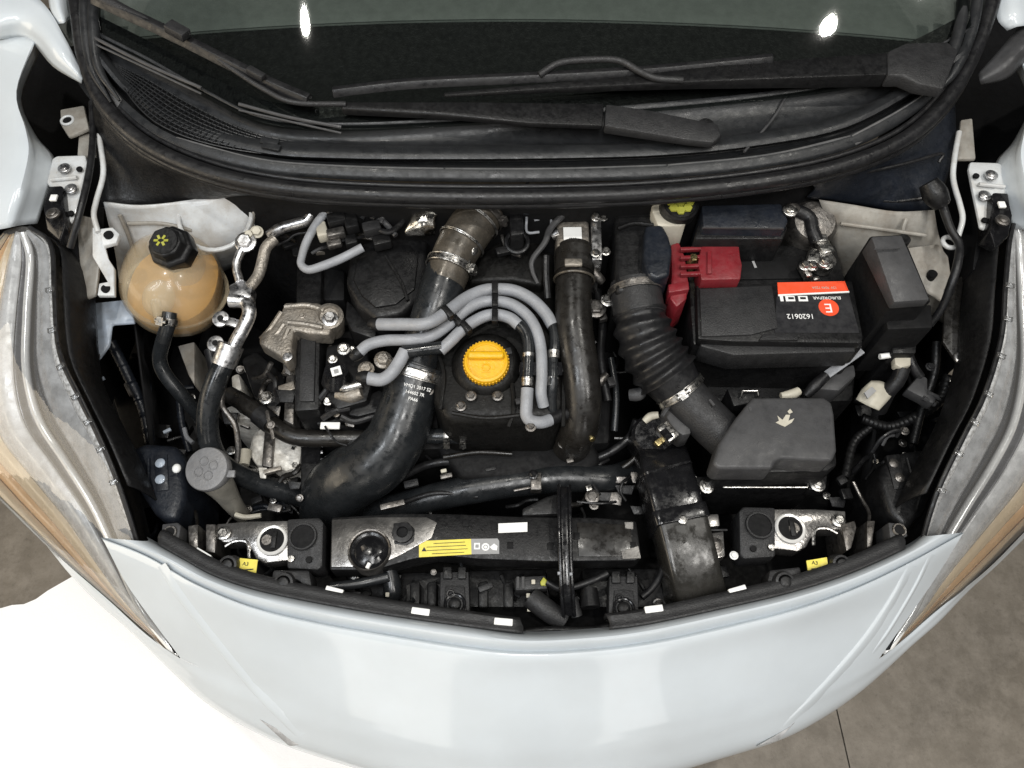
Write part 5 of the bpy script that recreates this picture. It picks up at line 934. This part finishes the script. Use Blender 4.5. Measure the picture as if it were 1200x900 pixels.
rbolt((268, 662, .752), 'round black bolt beside the left yellow tag'); rbolt((333, 683, .752), 'round black bolt in a collar below the left buffer', .0155); rbolt((985, 661, .752), 'round black bolt beside the right yellow tag'); rbolt((919, 682, .752), 'round black bolt in a collar below the right buffer', .0155)
for pts, lab in (([(320, 668), (362, 668), (366, 690), (358, 690), (350, 680), (330, 674), (322, 690), (316, 688)], 'black bolt collar below the left buffer'), ([(902, 668), (938, 664), (942, 690), (932, 692), (926, 672), (908, 676), (904, 692), (898, 690)], 'black bolt collar below the right buffer')):
    t = thing('bolt_collar', lab, 'bracket', P(pts[0][0], pts[0][1], .70)); M().prism(pts, .748, .70).build('collar', 'charcoal', t, bevel=.003)
# slim front brackets
for pts, hole, lab in (([(190, 614), (208, 612), (212, 616), (208, 642), (188, 634)], (199, 624), 'grey tab bracket with a hole at the left end of the front'), ([(1041, 612), (1060, 614), (1064, 628), (1044, 636)], (1054, 621), 'grey tab bracket with a hole at the right end of the front')):
    t = thing('tab_bracket', lab, 'bracket', P(pts[0][0], pts[0][1], .68)); M().prism(pts, .752, .70).build('tab', 'grey_plastic', t, bevel=.002); M().torus(P(*hole, .753), (0, 0, 1), .009, .002, 18, 6).build('rim', 'steel_dark', t); M().lathe(P(*hole, .7525), (0, 0, 1), [(.008, 0), (.0075, .001)], 16).build('hole', 'black_deep', t)
for pts, lab in (([(220, 616), (232, 614), (232, 644), (221, 642)], 'narrow upright grey rib nearer the left tab bracket'), ([(241, 614), (253, 614), (252, 648), (241, 646)], 'narrow upright grey rib nearer the left lock bracket'), ([(986, 614), (1002, 610), (1004, 618), (998, 642), (992, 646)], 'narrow upright grey rib right of the right lock bracket'), ([(1016, 610), (1026, 610), (1022, 640), (1016, 642)], 'narrow upright grey rib nearer the right tab bracket')):
    t = thing('front_rib', lab, 'bracket', P(pts[0][0], pts[0][1], .66)); M().prism(pts, .735, .66).build('rib', 'steel_dark', t, bevel=.002)
for x, y, lab in ((533, 692, 'black grille bracket with a round stud under the yellow sticker'), (731, 697, 'black grille bracket with a round stud beside the centre brace')):
    t = thing('grille_bracket', lab, 'bracket', P(x, y, .66)); w = 17
    M().prism([(x-w, y-22), (x+w-1, y-22), (x+w+1, y+32), (x-w-1, y+32)], .718, .68).build('plate', 'charcoal', t, bevel=.002); M().prism([(x-w+3, y-28), (x-4, y-28), (x-3, y-14), (x-w+3, y-14)], .724, .70).build('prong', 'black', t, bevel=.002); M().prism([(x+4, y-28), (x+w-4, y-28), (x+w-4, y-14), (x+3, y-14)], .724, .70).build('prong', 'black', t, bevel=.002)
    m = M(); m.prism([(x-11, y-6), (x+11, y-6), (x+14, y+28), (x-14, y+28)], .7225, .715); m.build('pad', 'charcoal', t, bevel=.002); c = P(x, y+16, .723)
    M().torus(c, (0, 0, 1), .0145, .0025, 28, 8).build('collar', 'black_gloss', t); M().lathe(c, (0, 0, 1), [(.010, 0), (.009, .006), (.006, .008)], 16).build('stud', 'black', t); M().torus(P(x-5, y+4, .724), (0, 0, 1), .005, .0018, 16, 6).build('eye', 'black_gloss', t)
# black edge strip along the bumper and its clips
for a, lab, ins in ((A[1:8], 'long black rubber strip along the left half of the bumper edge', -1), (A[8:14], 'black rubber strip along the right half of the bumper edge', 1)):
    a = list(a)
    if ins < 0: a = [(186, 640, .765)]+a; a[-1] = (613, 744, .755)
    else: a[0] = (714, 739, .755)
    t = thing('edge_strip', lab, 'rubber strip', PX(a[0]))
    r0 = [PX((q[0], q[1]-1, q[2]-.004)) for q in a]; r1 = [PX((q[0], q[1]-9, q[2]-.006)) for q in a]; r2 = [PX((q[0]+(4 if q[0] < 600 else -4), q[1]-17, q[2]-.008)) for q in a]; r3 = [q-Vector((0, 0, .03)) for q in r2]
    M().loft([r0, r1, r2, r3], 6, 3).build('strip', 'charcoal', t, ang=50, solid=.004)
for (x, y, d), lab in (((238, 650, .55), 'white clip on the strip near the left tab bracket'), ((392, 693, .25), 'white clip on the strip below the horn'), ((493, 717, .13), 'white clip on the strip left of the grille bracket under the sticker'), ((590, 729, .08), 'white clip at the inner end of the left strip'), ((766, 714, -.12), 'white clip on the strip right of the centre grille bracket'), ((864, 692, -.28), 'white clip on the strip below the snorkel outlet'), ((1013, 650, -.5), 'white clip on the strip near the right tab bracket')):
    t = thing('strip_clip', lab, 'clip', P(x, y, .738), 'white clips along the bumper edge'); dv = (1, -d, 0)
    M().box(P(x, y, .752), (.027, .010, .008), dv, (d, 1, 0)).build('tab', 'white', t, bevel=.0015); M().box(P(x, y, .743), (.014, .008, .012), dv, (d, 1, 0)).build('stem', 'white', t)
# radiator front pieces under the edge
rd = thing('radiator', 'black radiator front and air guide behind the bumper edge', 'radiator', base(560, 690, .45))
M().prism([(400, 672), (640, 665), (650, 735), (560, 722), (430, 702)], .66, .40).build('air_guide', 'black', rd, bevel=.008); M().prism([(680, 665), (840, 665), (800, 722), (690, 735)], .66, .40).build('air_guide', 'black', rd, bevel=.008)
for x in (480, 500, 560, 590): M().prism([(x, 682), (x+12, 680), (x+12, 712), (x, 712)], .685, .60).build('fin', 'black', rd, bevel=.004)
for pts, r, mt in (([(388, 688, .71), (420, 684, .71), (455, 676, .71)], 6, 'hose'), ([(455, 664, .70), (460, 690, .69), (458, 708, .68)], [9, 11, 9], 'hose'), ([(622, 700, .70), (640, 714, .70), (660, 728, .69)], [13, 13, 12], 'charcoal'), ([(752, 700, .70), (765, 688, .70), (776, 668, .70), (778, 640, .69)], 4, 'rubber'), ([(640, 682, .715), (660, 690, .71), (690, 682, .71), (712, 672, .71)], 4, 'rubber'), ([(600, 742, .71), (640, 738, .71), (690, 738, .71), (716, 733, .71)], 4, 'black'), ([(670, 700, .70), (676, 722, .69)], [7, 7], 'charcoal'), ([(690, 690, .70), (692, 712, .70)], [10, 12], 'black')):
    M().tp(pts, r, 12, 5).build('pipe', mt, rd)
m = M(); m.prism([(603, 676), (640, 674), (642, 690), (604, 692)], .712, .68); m.build('plug', 'charcoal', rd, bevel=.003); M().prism([(633, 682), (637, 676), (641, 680), (641, 686), (634, 686)], .716, .70).build('plug_lock', 'yellow_green', rd, bevel=.001)
for q in ((625, 682, .716), (619, 698, .70), (620, 714, .695), (454, 697, .70)): M().box(PX(q), (.006, .007, .004)).build('fleck', 'ivory', rd, bevel=.001)
for x in (607, 613): M().box(P(x, 683, .7135), (.004, .018, .003)).build('plug_rib', 'grey_plastic', rd)
# spare bolts plate at the snorkel
sp2 = thing('snorkel_bracket', 'bright metal bracket with a dark bolt right of the snorkel', 'bracket', base(838, 630, .65))
M().prism([(824, 603), (842, 602), (844, 616), (826, 618)], .735, .69).build('upper_plate', 'plate', sp2, bevel=.002); M().prism([(826, 626), (848, 622), (850, 652), (832, 656), (826, 640)], .733, .69).build('plate', 'plate', sp2, bevel=.002); M().bolt(P(838, 639, .737), .009, .006).build('bolt', 'steel_dark', sp2)
M().tp([(822, 621, .74), (852, 621, .74)], 1.5, 8, 2).build('wire', 'black', sp2); M().bolt(P(860, 651, .73), .005).build('bolt', 'white', sp2)
# loose cables in the dark right corner and left cavity
for nm, lab, pts, r, mt in (('cable', 'thin dark cable hanging by the right lamp cover', [(1000, 565, .68), (1010, 585, .68), (1018, 600, .69), (1018, 615, .70)], 2, 'steel_dark'), ('cable', 'curled black cable above the right lamp cover', [(1022, 530, .68), (1032, 515, .70), (1045, 506, .71), (1054, 505, .71), (1050, 512, .70)], 2.6, 'rubber'), ('cable', 'looped cable above the right lamp cover stud', [(1034, 522, .69), (1040, 512, .70), (1050, 510, .70)], 2, 'grey_plastic'), ('cable', 'thin dark cable hanging beside the washer filler', [(228, 575, .66), (226, 590, .66), (230, 605, .68), (232, 620, .70)], 2, 'hose_brown'), ('cable', 'short pale cable end in the left cavity', [(216, 502, .62), (219, 512, .62), (226, 519, .62)], 2.6, 'fuel_line'), ('clip', 'small pale clip in the dark left cavity', [(147, 450, .66), (151, 458, .66), (154, 464, .66)], 2, 'steel_dark'), ('cable', 'dark grey cable in the right corner under the headlight', [(1112, 454, .70), (1122, 450, .71), (1130, 449, .71)], 1.8, 'steel_dark')):
    t = thing(nm, lab, nm, P(pts[0][0], pts[0][1], pts[0][2]-.03)); M().tp(pts, r, 8, 6).build('strand', mt, t)
# frame rails in the dark
for pts, lab in (([(120, 430), (200, 400), (250, 420), (262, 560), (225, 620), (160, 560)], 'black frame rail in the left cavity below the coolant tank'), ([(1000, 430), (1110, 400), (1120, 520), (1060, 620), (990, 600)], 'black frame rail in the right cavity below the fuse box')):
    t = thing('frame_rail', lab, 'frame rail', P(pts[0][0], pts[0][1], .34)); M().prism(pts, .50, .34).build('rail', 'black_deep', t, bevel=.01)

# small fittings that fill the dark gaps of the bay
lo = thing('front_loom', 'dark wiring loom with small clips lying across the front of the engine', 'wiring', base(560, 540, .62))
for pts, r, mt in (([(470, 560, .66), (500, 545, .68), (540, 540, .69), (590, 542, .69), (630, 536, .68)], 5, 'rubber'), ([(520, 536, .70), (560, 530, .71), (600, 532, .71)], 3, 'hose_brown'), ([(690, 540, .68), (715, 530, .69), (738, 512, .70), (746, 492, .72)], 5, 'rubber'), ([(700, 560, .66), (730, 548, .68), (752, 530, .69)], 4, 'hose_brown'), ([(700, 340, .80), (706, 380, .79), (704, 420, .78), (712, 470, .76)], 5, 'rubber'), ([(716, 420, .77), (722, 460, .76), (720, 505, .74)], 4, 'hose'), ([(470, 590, .66), (510, 578, .68), (560, 582, .68)], 3, 'rubber')):
    M().tp(pts, r, 10, 6).build('cable', mt, lo)
for q, s, mt in (((523, 558, .70), (.02, .008, .006), 'steel_dark'), ((575, 550, .70), (.018, .006, .006), 'charcoal'), ((482, 567, .69), (.024, .012, .008), 'charcoal'), ((460, 592, .70), (.04, .010, .008), 'steel_dark'), ((706, 372, .81), (.014, .014, .010), 'steel_dark'), ((716, 448, .78), (.012, .016, .010), 'charcoal'), ((668, 540, .72), (.012, .008, .006), 'steel_dark'), ((690, 572, .70), (.01, .01, .006), 'zinc'), ((610, 470, .83), (.016, .010, .006), 'charcoal'), ((596, 412, .845), (.010, .012, .006), 'charcoal'), ((520, 552, .70), (.010, .006, .006), 'ivory')):
    M().box(PX(q), s, (1, .25, 0), (0, 1, 0)).build('clip', mt, lo, bevel=.0015)
wl = thing('wing_loom', 'black corrugated loom and clips along the left inner wing', 'wiring', base(150, 440, .62))
for pts, r in (([(100, 430, .72), (120, 470, .70), (140, 510, .69), (150, 540, .68)], 5), ([(130, 400, .70), (150, 440, .66), (168, 480, .62), (176, 520, .60)], 6), ([(210, 470, .62), (214, 500, .61), (222, 530, .60)], 4)):
    M().tp(pts, r, 10, 18, lambda t: 1+.08*math.sin(t*150)).build('conduit', 'black_blue', wl)
for q in ((112, 452, .72), (133, 500, .71), (118, 445, .725), (196, 505, .62)): M().box(PX(q), (.014, .006, .005), (1, .6, 0), (0, 1, 0)).build('clip', 'paint_blue', wl, bevel=.001)
wr = thing('corner_loom', 'black conduit and clips in the right corner below the fuse box', 'wiring', base(1080, 480, .60))
for pts, r in (([(1010, 490, .66), (1040, 500, .66), (1070, 490, .67), (1100, 470, .68), (1112, 440, .70)], 6), ([(1098, 400, .74), (1094, 440, .71), (1080, 480, .68), (1070, 520, .66)], 5), ([(990, 560, .64), (1000, 520, .64), (1020, 500, .65)], 5)):
    M().tp(pts, r, 10, 18, lambda t: 1+.08*math.sin(t*150)).build('conduit', 'black', wr)
for q, mt in (((1118, 446, .73), 'zinc'), ((1103, 574, .74), 'zinc'), ((1090, 430, .73), 'charcoal'), ((1060, 505, .69), 'steel_dark')): M().bolt(PX(q), .006, .005).build('stud', mt, wr)

# denser small fittings: cables, brackets, plugs and bolts of the looms, set low between the large parts
rnd = random.Random(11)
def clutter(par, boxes, z0, z1, n, mats_c, mats_b):
    for k in range(n):
        x0, y0, x1, y1 = boxes[k % len(boxes)]; x = rnd.uniform(x0, x1); y = rnd.uniform(y0, y1); z = rnd.uniform(z0, z1); kind = k % 5
        if kind in (0, 1):
            d = rnd.uniform(0, 6.28); pts = [(x, y, z)]
            for s in range(3):
                d += rnd.uniform(-.8, .8); q = pts[-1]; pts.append((q[0]+math.cos(d)*13, q[1]+math.sin(d)*11, q[2]+rnd.uniform(-.012, .008)))
            M().tp(pts, rnd.uniform(1.3, 3.4), 8, 5).build('cable', rnd.choice(mats_c), par)
        elif kind == 2:
            M().box(P(x, y, z), (rnd.uniform(.012, .03), rnd.uniform(.008, .02), .010), (1, rnd.uniform(-.6, .6), rnd.uniform(-.2, .2)), (0, 1, 0)).build('plug', rnd.choice(mats_b), par, bevel=.002)
        elif kind == 3:
            M().bolt(P(x, y, z), rnd.uniform(.0035, .0065), None, (rnd.uniform(-.3, .3), rnd.uniform(-.5, .1), 1)).build('bolt', rnd.choice(('zinc', 'steel_dark', 'cast')), par)
        else:
            w = rnd.uniform(5, 12); h = rnd.uniform(4, 9); a_ = rnd.uniform(-6, 6)
            M().plate([(x-w, y-h+a_*.3, z), (x+w, y-h, z), (x+w*.7, y+h+a_*.3, z-.004), (x-w*.6, y+h*.8, z-.004)], .004).build('bracket', rnd.choice(mats_b), par, bevel=.001)
clutter(lm, [(325, 238, 400, 300), (400, 238, 480, 290), (575, 240, 650, 300)], .80, .865, 45, ('rubber', 'hose_brown', 'rubber', 'grey_plastic', 'steel_dark'), ('black', 'charcoal', 'black', 'steel_dark', 'cast'))
clutter(sv, [(376, 396, 440, 480), (300, 425, 345, 500), (380, 480, 450, 508)], .68, .765, 35, ('rubber', 'hose_brown', 'rubber', 'steel_dark'), ('black', 'charcoal', 'steel_dark', 'cast'))
clutter(lo, [(690, 320, 725, 560), (470, 535, 740, 600), (505, 450, 545, 520), (585, 455, 660, 520), (690, 545, 755, 640)], .64, .70, 60, ('rubber', 'hose_brown', 'rubber', 'black'), ('black', 'charcoal', 'black', 'steel_dark'))
clutter(wl, [(150, 430, 255, 520), (165, 520, 235, 615), (250, 570, 350, 600)], .56, .62, 30, ('rubber', 'black_blue', 'rubber', 'steel_dark'), ('black', 'black_blue', 'charcoal'))
clutter(wr, [(985, 420, 1115, 520), (985, 520, 1080, 610), (860, 560, 1000, 600)], .58, .66, 36, ('rubber', 'black', 'rubber', 'steel_dark'), ('black', 'charcoal', 'black'))
clutter(rd, [(400, 668, 640, 720), (680, 665, 850, 715), (220, 610, 330, 660)], .66, .70, 40, ('rubber', 'black', 'hose'), ('black', 'charcoal', 'black'))
clutter(al, [(255, 430, 350, 500), (285, 540, 360, 600)], .62, .68, 20, ('rubber', 'hose_brown', 'steel_dark'), ('cast', 'steel_dark', 'black', 'cast_light'))
